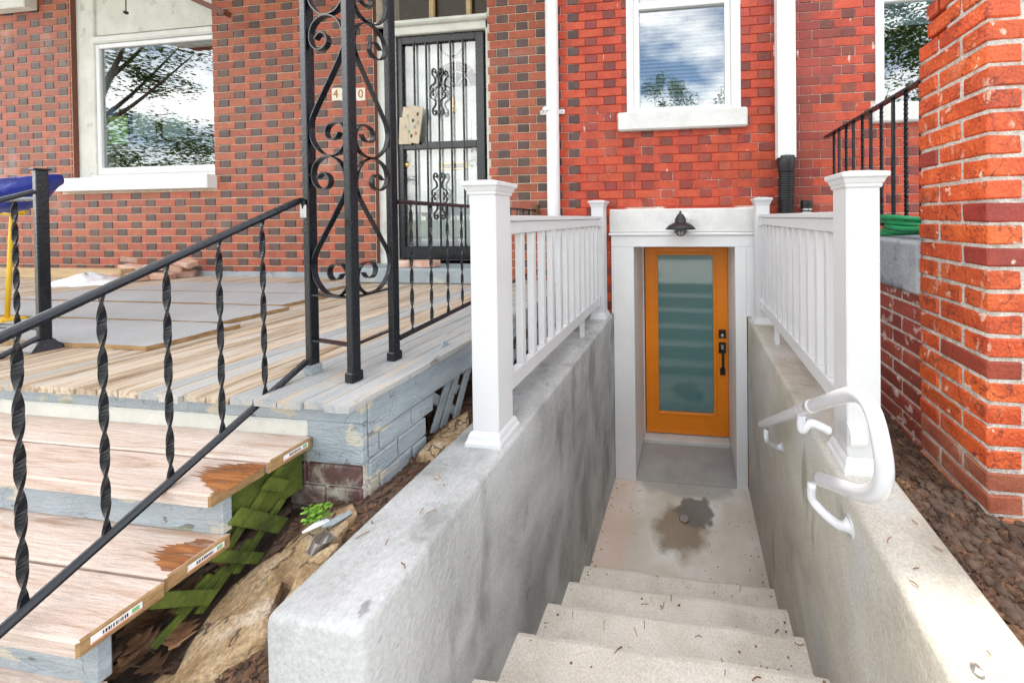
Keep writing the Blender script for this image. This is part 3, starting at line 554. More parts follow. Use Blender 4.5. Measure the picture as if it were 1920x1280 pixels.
part('handle', 'bronze', od, [((k0.x - .036, ODY - .02, k0.z - .055), (k0.x + .036, ODY, k0.z + .055)), ((k2.x - .026, ODY - .02, k2.z - .038), (k2.x + .026, ODY, k2.z + .035)), ((k1.x - .012, ODY - .058, k2.z), (k1.x + .012, ODY - .042, k0.z - .02)), ((k1.x - .010, ODY - .045, k2.z - .012), (k1.x + .010, ODY - .0, k2.z + .012)), ((k1.x - .012, ODY - .058, k0.z - .022), (k1.x + .012, ODY - .0, k0.z))], .004)
part('thumb_latch', 'steel', od, [((k0.x - .012, ODY - .05, k0.z - .004), (k0.x + .012, ODY - .021, k0.z + .010)), ((k0.x - .015, ODY - .026, k0.z + .012), (k0.x + .015, ODY - .0205, k0.z + .034))], .003)
# middle window (double hung)
mpx0, mpx1, mpz0, mpz1 = rect_px(1198, 22, 1359, 197, FY + .03)
wm = part('window', 'white_paint', HR, [((mx0, FY - .022, 3.222), (mpx0 - .05, FY + .06, 5.3)), ((mpx1 + .05, FY - .022, 3.222), (mx1, FY + .06, 5.3))], .006); wm['label'] = 'white double hung window above the orange door'
part('sash', 'white_paint', wm, [((mpx0 - .049, FY + .005, 3.222), (mpx0, FY + .07, mpz1 + .05)), ((mpx1, FY + .005, 3.222), (mpx1 + .049, FY + .07, mpz1 + .05)), ((mpx0, FY + .005, 3.222), (mpx1, FY + .07, mpz0)), ((mpx0, FY + .005, mpz1), (mpx1, FY + .07, mpz1 + .06))], .004)
part('upper_sash', 'white_paint', wm, [((mpx0 - .049, FY + .03, mpz1 + .062), (mpx0 - .005, FY + .1, 5.3))], .004); part('upper_sash', 'white_paint', wm, [((mpx1 + .005, FY + .03, mpz1 + .062), (mpx1 + .049, FY + .1, 5.3))], .004)
part('pane', 'glass', wm, [((mpx0 - .01, FY + .034, mpz0 - .01), (mpx1 + .01, FY + .038, mpz1 + .01))], 0)
part('pane', 'glass', wm, [((mpx0 - .01, FY + .064, mpz1 + .06), (mpx1 + .01, FY + .068, 5.3))], 0)
b = MB()
for i in range(60):
    z = 3.28 + i * .034; M = Matrix.Translation((0, FY + .13, z)) @ Matrix.Rotation(R(58), 4, 'X'); b.box((mpx0 - .03, -.017, -.0006), (mpx1 + .03, .017, .0006), 0, M)
o = b.build('blind_slats', 'blind', wm); o['kind'] = 'stuff'
part('sill', 'white_old', wm, [((pY(1158, 220, FY - .05).x, FY - .06, pY(1280, 241, FY - .05).z), (pY(1402, 220, FY - .05).x, FY + .06, 3.221))], .012)
# right window
rpx0 = pY(1652, 100, FY + .04).x; rpz0 = pY(1700, 192, FY + .04).z; rpz1 = pY(1700, 3, FY + .04).z
wr2 = part('window', 'white_paint', HR, [((rx0, FY - .02, 3.19), (rpx0 - .005, FY + .07, 5.3)), ((winR[1] - .05, FY - .02, 3.19), (winR[1] + .04, FY + .07, 5.3))], .006); wr2['label'] = 'dark window behind the twisted iron railing'
part('sash', 'white_paint', wr2, [((rpx0 - .004, FY + .02, 3.19), (winR[1] - .051, FY + .07, rpz0))], .004); part('meeting_rail', 'white_paint', wr2, [((rpx0 - .004, FY + .02, rpz1), (winR[1] - .051, FY + .07, rpz1 + .06))], .004)
part('pane', 'glass', wr2, [((rpx0 - .01, FY + .044, rpz0 - .01), (winR[1] - .04, FY + .048, 5.3))], 0)
part('roller_blind', 'blind', wr2, [((rpx0, FY + .11, pY(1700, 48, FY + .11).z), (winR[1] - .06, FY + .113, 5.3))], 0)
part('sill', 'white_old', wr2, [((rx0 - .045, FY - .06, 3.045), (winR[1] + .09, FY + .07, 3.188))], .012)
# ---- pipes on the facade
pp = thing('drain_pipe', 'white round plastic pipe where the two brick houses meet', 'pipe')
xa, xb = pY(1034, 0, FY - .06), pY(1039, 395, FY - .06)
b = MB(); b.tube([(xa.x - .02, FY - .065, 5.6), (xa.x, FY - .065, xa.z), (xb.x, FY - .065, xb.z), (xb.x + .03, FY - .065, 1.3)], .055, 20); b.build('pipe', 'white_paint', pp, True)
k = pY(1036, 211, FY - .01); part('clamp', 'white_paint', pp, [((k.x - .115, FY - .022, k.z - .022), (k.x + .115, FY - .006, k.z + .022))], .008)
b = MB(); b.ribbon([(k.x + .062 * math.cos(R(a_)), FY - .065 + .062 * math.sin(R(a_)), k.z) for a_ in range(-190, 11, 10)], (0, 0, 1), .03, .004); b.build('clamp_band', 'white_paint', pp)
for sx in (-.098, .098): MB().lathe([(.008, 0), (.008, .004), (.003, .007)], 10, MT((k.x + sx, FY - .0225, k.z), (1, 0, 0), (0, 0, 1))).build('screw', 'steel', pp)
ds = thing('downspout', 'white ribbed downspout ending in black corrugated pipe', 'downspout')
dA, dB = pY(1461, 0, FY - .10), pY(1473, 297, FY - .10)
prof = [(-.070, -.05), (.070, -.05), (.070, .05), (-.070, .05)]
rib = [(-.070, .045), (-.070, -.045)] + [(x, -.05 + (.006 if i % 2 else 0)) for i, x in enumerate([-.062 + .0124 * j for j in range(11)])] + [(.070, -.045), (.070, .045), (.062, .05), (-.062, .05)]
top = dA + (dA - dB) * .5
zax = (top - dB).normalized(); M = MT(dB, (1, 0, 0), zax.cross(Vector((1, 0, 0))))
b = MB(); b.prism(rib, 0, (top - dB).length, M); b.build('gutter_pipe', 'white_paint', ds)
prof = [(.052, 0), (.062, .02), (.070, .09), (.072, .14), (.066, .142)]
b = MB(); b.lathe(prof, 24, Matrix.Translation((dB.x + .003, dB.y, dB.z - .125))); b.build('adapter', 'rubber', ds, True)
pr_ = []; z = 0
while z < .85: pr_ += [(.054, -z), (.061, -z - .004), (.061, -z - .012), (.054, -z - .016)]; z += .0185
b = MB(); b.lathe(pr_[::-1], 24, Matrix.Translation((dB.x + .006, dB.y, dB.z - .12)) @ Matrix.Rotation(R(1.5), 4, 'Y')); b.build('corrugated_pipe', 'rubber', ds)
cv = thing('capped_pipe', 'short white pipe with black rubber cap behind the white railing', 'pipe')
k = pY(1512, 376, FY - .08); b = MB(); b.lathe([(.035, -.9), (.035, -.02)], 18, Matrix.Translation((k.x, k.y, k.z - .06))); b.build('pipe', 'white_old', cv, True)
b = MB(); b.lathe([(.044, -.085), (.044, -.05), (.046, -.03), (.046, -.005), (.040, .0)], 18, Matrix.Translation((k.x, k.y, k.z))); b.build('cap', 'rubber', cv)
b = MB(); b.lathe([(.0465, -.078), (.0465, -.066)], 18, Matrix.Translation((k.x, k.y, k.z))); b.build('clamp', 'steel', cv)
# ---- barn lamp over the orange door
lamp = thing('wall_lamp', 'black barn style lamp on the white lintel above the door', 'lamp')
k = pY(1282, 413, FY - .02); LY = FY - .022
MB().lathe([(.062, 0), (.060, .018), (.04, .024)], 24, MT((k.x, LY, k.z), (1, 0, 0), (0, 0, 1))).build('back_plate', 'white_old', lamp, True)
lc = pY(1276, 425, LY - .13)
MB().tube(smooth_path([(k.x, LY - .01, k.z), (k.x - .005, LY - .06, k.z + .02), (lc.x, LY - .125, lc.z + .05)]), .017, 10).build('arm', 'black_metal', lamp, True)
M = Matrix.Translation((lc.x, LY - .13, lc.z))
MB().lathe([(.118, -.022), (.126, -.019), (.100, .010), (.056, .032), (.046, .038), (.046, .062), (.038, .072), (.037, .080), (.030, .088), (.026, .100), (.012, .106), (.010, .122), (.006, .130)], 28, M).build('shade', 'black_metal', lamp, True)
MB().lathe([(.030, -.015), (.031, -.050), (.022, -.066), (.006, -.072)], 18, M).build('globe', 'glass_clear', lamp, True)
MB().lathe([(.010, -.018), (.020, -.035), (.016, -.052), (.004, -.058)], 12, M).build('bulb', 'white_paint', lamp, True)
b = MB()
for a_ in (0, 45, 90, 135):
    b.tube([M @ Vector((.052 * math.cos(R(a_)) * math.cos(R(t)), .052 * math.sin(R(a_)) * math.cos(R(t)), -.016 - .062 * math.sin(R(t)))) for t in range(0, 181, 15)], .0028, 5)
b.tube([M @ Vector((.050 * math.cos(R(t)), .050 * math.sin(R(t)), -.036)) for t in range(0, 361, 15)], .0028, 5); b.build('cage', 'black_metal', lamp)
# ------------------------------------------------------------------ concrete stairwell
WZ = 1.462
def wall_bar(name, m, x0, x1, y0, y1, z0, z1, r=.022, amp=.004, seed=0):
    """long plastered wall with rounded top edges and front arrises and a slightly wavy surface"""
    prof = [(x0, z0)] + [(x0, z0 + (z1 - r - z0) * k / 10) for k in range(1, 11)] + [(x0 + r - r * math.cos(R(a_)), z1 - r + r * math.sin(R(a_))) for a_ in (30, 60, 90)]
    prof += [(x0 + r + (x1 - x0 - 2 * r) * k / 4, z1) for k in range(1, 4)] + [(x1 - r + r * math.sin(R(a_)), z1 - r + r * math.cos(R(a_))) for a_ in (0, 30, 60, 90)] + [(x1, z0 + (z1 - r - z0) * k / 10) for k in range(9, -1, -1)]
    n = len(prof); ys = [y0, y0 + .002, y0 + .007, y0 + .015, y0 + .05] + [y0 + .05 + (y1 - y0 - .05) * k / 44 for k in range(1, 45)]; ins = [.014, .007, .002, 0, 0]
    vs = []; fs = []; cx = (x0 + x1) / 2
    for i, y in enumerate(ys):
        d = ins[i] if i < 5 else 0
        for x, z in prof:
            xx = x + (d if x < cx else -d); zz = z - (d if z > z1 - .1 else 0)
            o = noise.noise(Vector((x * 3 + seed, y * 2.2, z * 2.2))) * amp; o2 = noise.noise(Vector((x * 5, y * 2.5 + 9, seed))) * amp
            vs.append(Vector((xx + (o if abs(x - cx) > (x1 - x0) * .49 else 0), y, zz + (o2 if z > z1 - .001 else 0))))
    for i in range(len(ys) - 1):
        for k in range(n - 1): fs.append((i * n + k, (i + 1) * n + k, (i + 1) * n + k + 1, i * n + k + 1))
    fs.append(tuple(range(n)))
    fs = [f_[::-1] for f_ in fs]
    b = MB(); b.add(vs, fs); o = b.build(name, m, None, True); return o
tag(wall_bar('retaining_wall', 'concrete_wall', -.922, -.684, .60, FY - .012, -.15, WZ, .016, .004, 1), 'grey rendered concrete wall beside the old wooden porch', 'wall')
tag(wall_bar('retaining_wall', 'concrete_tan', .468, .652, .42, FY - .012, -.15, WZ, .022, .004, 5), 'tan stained concrete wall carrying the white pipe handrail', 'wall')
cs = thing('concrete_stairs', 'pale concrete steps going down to the orange door', 'stairs')
for k in range(5):
    y1 = 1.9975 - .264 * k; y0 = y1 - .264 - .02; z1 = .115 + .1915 * k
    if k == 4: y0 = .664
    b = MB(); nx = 24; ring = []
    rows = []
    prof = [(y1 - .012, -.1), (y1 - .004, z1 - .05), (y1 + .008, z1 - .022), (y1 + .004, z1 - .006), (y1 - .012, z1), (y1 - .13, z1 + .002), (y0, z1 + .004), (y0, -.1)]
    vs = []; fs = []
    for i in range(nx + 1):
        x = -.690 + 1.164 * i / nx
        for j, (y, z) in enumerate(prof):
            o = noise.noise(Vector((x * 4, k * 7.1, j * .3))) * .006
            vs.append(Vector((x, y + (o if 0 < j < 6 else 0), z + (o * .4 if 1 < j < 7 else 0) + (-.006 * x if z > 0 else 0))))
    n = len(prof)
    for i in range(nx):
        for j in range(n): fs.append((i * n + j, i * n + (j + 1) % n, (i + 1) * n + (j + 1) % n, (i + 1) * n + j))
    b.add(vs, [f_[::-1] for f_ in fs]); b.build('step', 'concrete_step', cs, False)
b = MB(); b.box((cxl - .03, FY - .03, .001), (cxr + .03, ODY + .03, .006), .002); struct(b.build('door_slab', 'sidewalk'))
dr = thing('floor_drain', 'small round metal floor drain in the damp patch', 'drain')
k = pZ(1283, 972, 0)
MB().lathe([(.040, 0), (.040, .004), (.036, .006), (.034, .003), (.001, .003)], 24, Matrix.Translation(k)).build('ring', 'rust', dr)
b = MB()
for i in range(-3, 4):
    h_ = math.sqrt(.034 ** 2 - (i * .010) ** 2); b.box((k.x + i * .010 - .0018, k.y - h_, .003), (k.x + i * .010 + .0018, k.y + h_, .0062)); b.box((k.x - h_, k.y + i * .010 - .0018, .003), (k.x + h_, k.y + i * .010 + .0018, .0058))
b.build('grate', 'sidewalk', dr)
# white vinyl railings on both walls
def cap_base(b, x, y, z):
    pass
def railing(label, xc, y0, y1, mp_, side):
    t = thing('white_railing', label, 'railing', None, (xc, y0, WZ))
    o = (xc, y0, WZ)
    def P(name, m, bxs, par=t, c=.003):
        b = MB()
        for a_, b_ in bxs: b.box((a_[0] - (xc if par is t else 0), a_[1] - (y0 if par is t else 0), a_[2] - (WZ if par is t else 0)), (b_[0] - (xc if par is t else 0), b_[1] - (y0 if par is t else 0), b_[2] - (WZ if par is t else 0)), c)
        return b.build(name, m, par)
    for i, y in enumerate((y0, y1)):
        h = .0525; tz_ = 2.415
        p_ = P('post', mp_ if i == 0 else 'white_vinyl', [((xc - h, y - h, WZ - .004), (xc + h, y + h, tz_))], t, .004)
        def Q(name, bxs, c):
            b = MB()
            for hw, z0_, z1_ in bxs: b.box((-hw, y - y0 - hw, z0_ - WZ), (hw, y - y0 + hw, z1_ - WZ), c)
            return b.build(name, 'white_vinyl', p_)
        cb = MB(); sec = [(.0535, 2.400), (.057, 2.405), (.057, 2.413), (.060, 2.417), (.065, 2.430), (.068, 2.434), (.072, 2.436), (.073, 2.448), (.071, 2.451), (.03, 2.460)]
        vs = [Vector((sx * hw, y - y0 + sy * hw, z_ - WZ)) for hw, z_ in sec for sx, sy in ((-1, -1), (1, -1), (1, 1), (-1, 1))]
        cb.add(vs, [(j * 4 + q_, j * 4 + (q_ + 1) % 4, j * 4 + 4 + (q_ + 1) % 4, j * 4 + 4 + q_) for j in range(len(sec) - 1) for q_ in range(4)] + [tuple(range(len(vs) - 4, len(vs)))]); cb.build('cap', 'white_vinyl', p_)
        cb = MB(); sec = [(.071, WZ - .003), (.071, WZ + .012), (.068, WZ + .018), (.065, WZ + .022), (.062, WZ + .036), (.057, WZ + .046), (.0535, WZ + .050)]
        vs = [Vector((sx * hw, y - y0 + sy * hw, z_ - WZ)) for hw, z_ in sec for sx, sy in ((-1, -1), (1, -1), (1, 1), (-1, 1))]
        cb.add(vs, [(j * 4 + q_, j * 4 + (q_ + 1) % 4, j * 4 + 4 + (q_ + 1) % 4, j * 4 + 4 + q_) for j in range(len(sec) - 1) for q_ in range(4)]); cb.build('base_trim', 'white_vinyl', p_)
    ya, yb = y0 + .054, y1 - .054
    P('top_rail', 'white_vinyl', [((xc - .032, ya, 2.300), (xc + .032, yb, 2.324)), ((xc - .022, ya, 2.245), (xc + .022, yb, 2.2995))])
    P('bottom_rail', 'white_vinyl', [((xc - .020, ya, 1.585), (xc + .020, yb, 1.655))])
    n = 13
    for k in range(n):
        y = ya + (yb - ya) * (k + .5) / n; P('baluster', 'white_vinyl', [((xc - .016, y - .016, 1.6545), (xc + .016, y + .016, 2.246))])
    ym = (y0 + y1) / 2 + .3; P('foot_block', 'white_vinyl', [((xc - .014, ym - .02, WZ), (xc + .014, ym + .02, 1.5855))])
    for y in (ya + .02, yb - .02):
        P('rail_bracket', 'white_vinyl', [((xc - .027, y - .022, 1.578), (xc + .027, y + .022, 1.662))]); P('rail_bracket', 'white_vinyl', [((xc - .029, y - .022, 2.238), (xc + .029, y + .022, 2.2985))])
    return t
railing('white railing on the grey concrete wall next to the wooden porch', -.775, 1.205, 2.735, 'white_vinyl', 1)
railing('white railing with speckled post on the concrete wall by the brick pillar', .562, 1.205, 2.715, 'white_speckled', -1)
# looped pipe handrail
hr = thing('handrail', 'white looped pipe handrail bracketed to the stair wall', 'handrail')
HX = .372
ctl = [(1424, 797), (1470, 780), (1520, 762), (1580, 742), (1612, 742), (1636, 770), (1652, 830), (1658, 885), (1648, 918), (1620, 925), (1580, 912), (1535, 897)]
pts = [pX(u, v, HX) for u, v in ctl]
MB().tube(smooth_path(pts, 6), .0172, 16).build('pipe', 'white_pipe', hr, True)
for i in (0, -1):
    d = (pts[i] - pts[1 if i == 0 else -2]).normalized(); MB().tube([pts[i] + d * q_ for q_ in (0, .006, .012, .016)], [.0172, .0160, .011, .004], 16).build('end_cap', 'white_pipe', hr, True)
d = (pts[3] - pts[2]).normalized(); MB().tube([pts[2] - d * .02, pts[2] + d * .02], .0190, 16).build('sleeve', 'white_pipe', hr, True)
def bracket(u, v, wu, wv, wx):
    top = pX(u, v, HX); wl_ = pX(wu, wv, wx)
    pth = smooth_path([top, top + Vector((.0, .0, -.045)), (top + wl_) / 2 + Vector((-.025, 0, -.022)), wl_ + Vector((-.03, 0, 0)), wl_], 5)
    o = MB().tube(pth, [.013] * (len(pth) - 3) + [.016, .020, .024], 12).build('bracket', 'white_pipe', hr, True)
    MB().lathe([(.030, 0), (.030, .006), (.022, .012)], 18, MT((wl_.x, wl_.y, wl_.z), (0, 1, 0), (0, 0, 1))).build('rosette', 'white_pipe', o, True)
bracket(1437, 805, 1466, 838, .467); bracket(1522, 907, 1592, 985, .467)
bt = pX(1503, 778, HX); mnt = Vector((.5095, 1.165, 1.585))
pth = smooth_path([bt, bt + Vector((0, 0, -.05)), Vector((HX + .03, (bt.y + mnt.y) / 2, mnt.z + .02)), mnt + Vector((-.05, 0, 0))], 6)
o = MB().tube(pth, .014, 12).build('bracket', 'white_pipe', hr, True)
MB().lathe([(.040, 0), (.040, .048), (.036, .052), (.018, .054)], 24, MT(mnt, (0, 1, 0), (0, 0, 1))).build('post_mount', 'bracket', o)
# ------------------------------------------------------------------ the wooden porch
DZ = 1.75
XP = -1.03
po = thing('wooden_porch', 'weathered wooden porch deck with peeling grey paint', 'porch')
bm_cache = []
for kind in range(8):
    b = MB(); y0_ = random.uniform(-.006, .006); nn = 26; vs = []; fs = []
    wd = .0845
    for i in range(nn + 1):
        y = .882 + y0_ + (2.85 - .882) * i / nn; cup = .0012 * noise.noise(Vector((kind * 3.3, y * 2, 0)))
        vs += [Vector((-wd / 2 + .002, y, -.024)), Vector((-wd / 2 + .0 + .0008 * noise.noise(Vector((kind, y * 5, 2))), y, -.004)), Vector((-wd / 2 + .004, y, cup)), Vector((0, y, cup * .5)), Vector((wd / 2 - .004, y, cup)), Vector((wd / 2, y, -.004)), Vector((wd / 2 - .002, y, -.024))]
    for i in range(nn):
        for j in range(7): fs.append((i * 7 + j, i * 7 + (j + 1) % 7, i * 7 + 7 + (j + 1) % 7, i * 7 + 7 + j))
    fs += [tuple(range(6, -1, -1)), tuple(nn * 7 + j for j in range(7))]
    b.add(vs, [f_[::-1] for f_ in fs]); me = b.mesh('board'); bm_cache.append(me)
bmw = {}
for i in range(80):
    x = XP - .0435 - i * .0885; m = 'deck_grey' if (i < 5 or (i < 9 and random.random() < .4)) else 'deck_wood'
    key = (i % 8, m)
    if key not in bmw: me = bm_cache[i % 8].copy(); me.materials.clear(); me.materials.append(MATS[m]); bmw[key] = me
    o = bpy.data.objects.new('board', bmw[key]); COL.objects.link(o); o.parent = po; o.location = (x, random.uniform(-.004, .004), DZ + random.uniform(-.0015, .0015))
FYP = .938
part('fascia', 'grey_paint', po, [((-8, FYP, 1.655), (-1.056, FYP + .02, DZ - .026))], .003)
part('fascia', 'grey_paint', po, [((-1.262, FYP, 1.52), (-1.056, FYP + .02, 1.6535))], .003)
part('skirt_board', 'cream_trim', po, [((-3.4, FYP - .004, 1.598), (-1.255, FYP + .018, 1.654))], .006)
part('side_fascia', 'grey_paint', po, [((-1.073, FYP + .021, 1.60), (-1.054, 2.85, DZ - .026))], .003)
part('joist', 'wood_plain', po, [((-8, .97, 1.60), (-1.08, 1.01, DZ - .027)), ((-8, 2.78, 1.60), (-1.08, 2.82, DZ - .027))], .002)
# brick pier under the corner
for r_ in range(7):
    z = 1.515 - .0735 * (r_ + .5); xs = [-1.335, -1.20, -1.064] if r_ % 2 else [-1.335, -1.27, -1.064]
    for a_, b_ in zip(xs[:-1], xs[1:]):
        MB().box((a_ + .004, FYP + random.uniform(0, .004), z - .033), (b_ - .004, FYP + .1, z + .033), .004).build('brick', 'pier_brick', po)
    ys = [FYP + .022, 1.07, 1.20] if r_ % 2 else [FYP + .022, 1.0, 1.13, 1.20 if r_ > 1 else 1.24]
    z += .083
    for a_, b_ in zip(ys[:-1], ys[1:]):
        MB().box((-1.1, a_ + .003, z - .034), (-1.057 + random.uniform(-.003, .003), b_ - .003, z + .034), .004).build('brick', 'grey_paint', po)
part('pier_core', 'mortar_grey', po, [((-1.33, FYP + .012, 1.0), (-1.066, 1.19, 1.598))], .002)
# side lattice, partly broken, under the deck edge
LXs = -1.085
for k, (a_, b_) in enumerate((((858, 655), (812, 812)), ((868, 660), (826, 815)), ((882, 672), (850, 800)), ((835, 640), (800, 748)))):
    A, B_ = pX(*a_, LXs), pX(*b_, LXs); d = (B_ - A); M = MT(A, d, Vector((1, 0, 0)).cross(d)); MB().box((0, -.018, -.005), (d.length, .018, .005), .002, M).build('lattice_slat', 'grey_paint', po)
for k, (a_, b_) in enumerate((((795, 695), (858, 730)), ((800, 738), (862, 776)), ((835, 670), (880, 700)), ((860, 650), (885, 668)))):
    A, B_ = pX(*a_, LXs - .012), pX(*b_, LXs - .012); d = (B_ - A); M = MT(A, d, Vector((1, 0, 0)).cross(d)); MB().box((0, -.018, -.005), (d.length, .018, .005), .002, M).build('lattice_slat', 'grey_paint', po)
for k in range(9):
    y = 1.52 + k * .14
    for s_ in (1, -1):
        A = Vector((LXs - (.012 if s_ < 0 else 0), y, 1.36 if s_ > 0 else 1.60)); d = Vector((0, .24, .24 * s_)); M = MT(A, d, Vector((1, 0, 0)).cross(d)); MB().box((0, -.018, -.005), (d.length, .018, .005), .002, M).build('lattice_slat', 'grey_paint', po)
# stone step in front of the front door with loose bricks on it
ss = part('doorstep', 'step_grey', None, [((dorL[0] - .02, 2.60, DZ + .003), (dorL[1] + .06, RY + .03, 1.885))], .012); tag(ss, 'grey painted doorstep below the black storm door', 'doorstep')
def loose_brick(c_, rot, m='loose_brick', sz=(.2, .095, .058), lab='', grp=None):
    vs = MB(); vs.box((-sz[0] / 2, -sz[1] / 2, -sz[2] / 2), (sz[0] / 2, sz[1] / 2, sz[2] / 2), .008)
    for p in vs.v: p += Vector((noise.noise(p * 9 + Vector(c_) * 5), noise.noise(p * 9 + Vector((5, 0, 0)) + Vector(c_) * 5), noise.noise(p * 9 + Vector((0, 5, 0)) + Vector(c_) * 5))) * .012
    o = vs.build('loose_brick', m); o.location = c_; o.rotation_euler = rot; return tag(o, lab, 'brick', grp)
for (u, rz, ln) in ((757, .06, .17), (797, -.05, .24)):
    k = pY(u, 487, 2.69); loose_brick((k.x, 2.69, 1.885 + .032), (0, 0, rz), sz=(ln, .095, .062), lab='reclaimed brick lying on the grey doorstep', grp='bricks on the doorstep')
def brk(u, v, z, rx, ry, rz): k = pZ(u, v, z - .03); loose_brick((k.x, k.y, z), (rx, ry, rz), lab='salvaged brick heaped on the porch against the house wall', grp='brick heap on the porch')
for args in ((232, 522, DZ + .032, 0, 0, .5), (262, 526, DZ + .032, .0, 0, -.4), (300, 524, DZ + .032, 0, .05, .2), (338, 520, DZ + .032, 0, 0, .9), (375, 514, DZ + .032, 0, 0, -.2), (400, 512, DZ + .032, 0, 0, .4),
             (250, 508, DZ + .095, .1, .1, .2), (288, 506, DZ + .095, 0, -.1, -.6), (330, 508, DZ + .095, .0, .12, .3), (255, 492, DZ + .158, 0, .15, .1), (362, 500, DZ + .105, .5, .2, .9), (345, 497, DZ + .16, .2, .3, .1)): brk(*args)
# plastic bag on the deck
b = MB(); c_ = pZ(160, 532, DZ); nu, nv = 18, 10
vs = []
for j in range(nv + 1):
    for i in range(nu):
        a_ = 2 * math.pi * i / nu; q_ = j / nv; rad = (1 - q_ ** 1.6); w_ = 1 + .35 * noise.noise(Vector((math.cos(a_) * 2, math.sin(a_) * 2, q_ * 3)))
        vs.append(Vector((c_.x + .34 * rad * w_ * math.cos(a_), c_.y + .15 * rad * w_ * math.sin(a_), DZ + .002 + .10 * q_ * (1 + .5 * noise.noise(Vector((math.cos(a_) * 4, math.sin(a_) * 4, 7)))))))
b.add(vs, [(j * nu + i, j * nu + (i + 1) % nu, (j + 1) * nu + (i + 1) % nu, (j + 1) * nu + i) for j in range(nv) for i in range(nu)]); tag(b.build('plastic_bag', 'plastic_bag', None, True), 'crumpled white plastic bag beside the brick heap on the porch', 'bag')
# grey painted panels lying on the deck
for i, (x0, x1, y0, y1, z, lab) in enumerate(((-3.75, -2.36, 1.17, 1.47, .002, 'grey painted board on the deck closest to the stairs'), (-4.75, -2.52, 1.49, 1.80, .002, 'grey painted board on the deck, second from the stairs'),
        (-4.9, -2.62, 1.825, 2.12, .003, 'long grey painted board in the middle of the deck'), (-4.6, -2.85, 2.14, 2.47, .002, 'grey painted board on the deck closest to the house wall'))):
    b = MB(); n = 14; ed = [(x0 + (x1 - x0) * k / n, y0 + random.uniform(-.006, .006)) for k in range(n + 1)] + [(x1 + random.uniform(-.006, .006), y0 + (y1 - y0) * k / 5) for k in range(1, 5)] + [(x1 - (x1 - x0) * k / n, y1 + random.uniform(-.006, .006)) for k in range(n + 1)] + [(x0, y1 - (y1 - y0) * k / 5) for k in range(1, 5)]
    b.prism(ed, 0, .020); o = b.build('wood_board', 'grey_panel'); o.data.materials.append(MATS['wood_end']); o.location = (0, 0, DZ + z)
    for p_ in o.data.polygons:
        if abs(p_.normal.z) < .5: p_.material_index = 1
    tag(o, lab, 'board')
# low timber at the left end of the porch
part('timber', 'wood_plain', None, [((-8.0, 2.62, DZ + .002), (-5.6, 2.70, DZ + .10))], .004); tag(bpy.context.scene.objects['timber'], 'pale timber lying along the foot of the brick wall', 'timber')
# ------------------------------------------------------------------ wooden stairs
ws = thing('wooden_stairs', 'pale new wooden stairs with grey risers leading to the porch', 'stairs')
TX = -1.24
def sticker(x, y, z, parent):
    s_ = part('sticker', 'white_paint', parent, [((x, y - .032, z - .008), (x + .0012, y + .032, z + .008))], 0)
    part('sticker_line', 'orange_ink', s_, [((x + .001, y - .031, z - .0070), (x + .0018, y + .031, z - .0052))], 0)
    b = MB(); yy = y - .018
    while yy < y + .012: w_ = random.uniform(.0006, .0022); b.box((x + .001, yy, z - .0025), (x + .0018, yy + w_, z + .005)); yy += w_ + random.uniform(.001, .002)
    b.build('barcode', 'ink', s_); part('sticker_mark', 'green_ink', s_, [((x + .001, y + .018, z - .003), (x + .0018, y + .028, z + .006))], 0)
for k in range(4):
    z = 1.607 - .136 * k; yf = .705 - .19 * k; ym = yf + .116; yb = yf + .231
    for j, (a_, b_) in enumerate(((yf, ym - .002), (ym + .002, yb))):
        xr = TX + random.uniform(-.006, .006) + (0 if j else .004)
        b = MB(); b.box((-2.98, a_, z - .038), (xr, b_, z + (0 if j else -.001)), .004); o = b.build('tread', 'wood_new', ws)
        o.data.materials.append(MATS['wood_end'])
        for p_ in o.data.polygons:
            if p_.normal.x > .7: p_.material_index = 1
        if k < 3: 
            if (k == 0 and j == 1) or (k == 1): sticker(xr + .0005, (a_ + b_) / 2 - .0 + (.01 if j else -.01), z - .017, o)
    b = MB(); b.box((-2.96, yf + .03, z - .136 + .001), (TX - .012, yf + .05, z - .0385), .002); b.build('riser', 'grey_paint', ws)
    # stringer block behind the riser
    if k == 0: b = MB(); b.box((TX - .075, yf + .051, z - .17), (TX - .03, FYP - .005, z - .039), .002); b.build('stringer', 'moss_green', ws)
# damp rain marks on the tread corners: thin stained wood inlays with a ragged outline
def wet(k, pts_):
    z = 1.607 - .136 * k; b = MB(); b.prism([(p.x, p.y) for p in (pZ(u, v, z) for u, v in pts_)], z + .0006, z + .0012); b.build('wet_stain', 'wood_wet', ws)
def ragged(edge, n=5, amp=9):
    out = []
    for (a_, b_) in zip(edge[:-1], edge[1:]):
        for i in range(n): t = i / n; out.append((a_[0] + (b_[0] - a_[0]) * t + (random.uniform(-amp, amp) if i % 2 else random.uniform(0, amp)), a_[1] + (b_[1] - a_[1]) * t + random.uniform(-1, 1)))
    return out
def streaks(p0, p1, n, inner, amp):
    out = []
    for i in range(n):
        t = i / (n - 1); u = p0[0] + (p1[0] - p0[0]) * t; v = p0[1] + (p1[1] - p0[1]) * t; w_ = inner + amp * random.random() * (1 if i % 2 else .25)
        w_ *= math.sin(math.pi * (.12 + .8 * t)); out.append((u - w_, v - w_ * .16))
    return out
wet(0, streaks((498, 872), (418, 923), 34, 62, 42) + [(418, 924), (460, 899), (500, 872)])
wet(1, streaks((404, 1014), (318, 1072), 30, 50, 40) + [(322, 1071), (370, 1038), (404, 1015)])
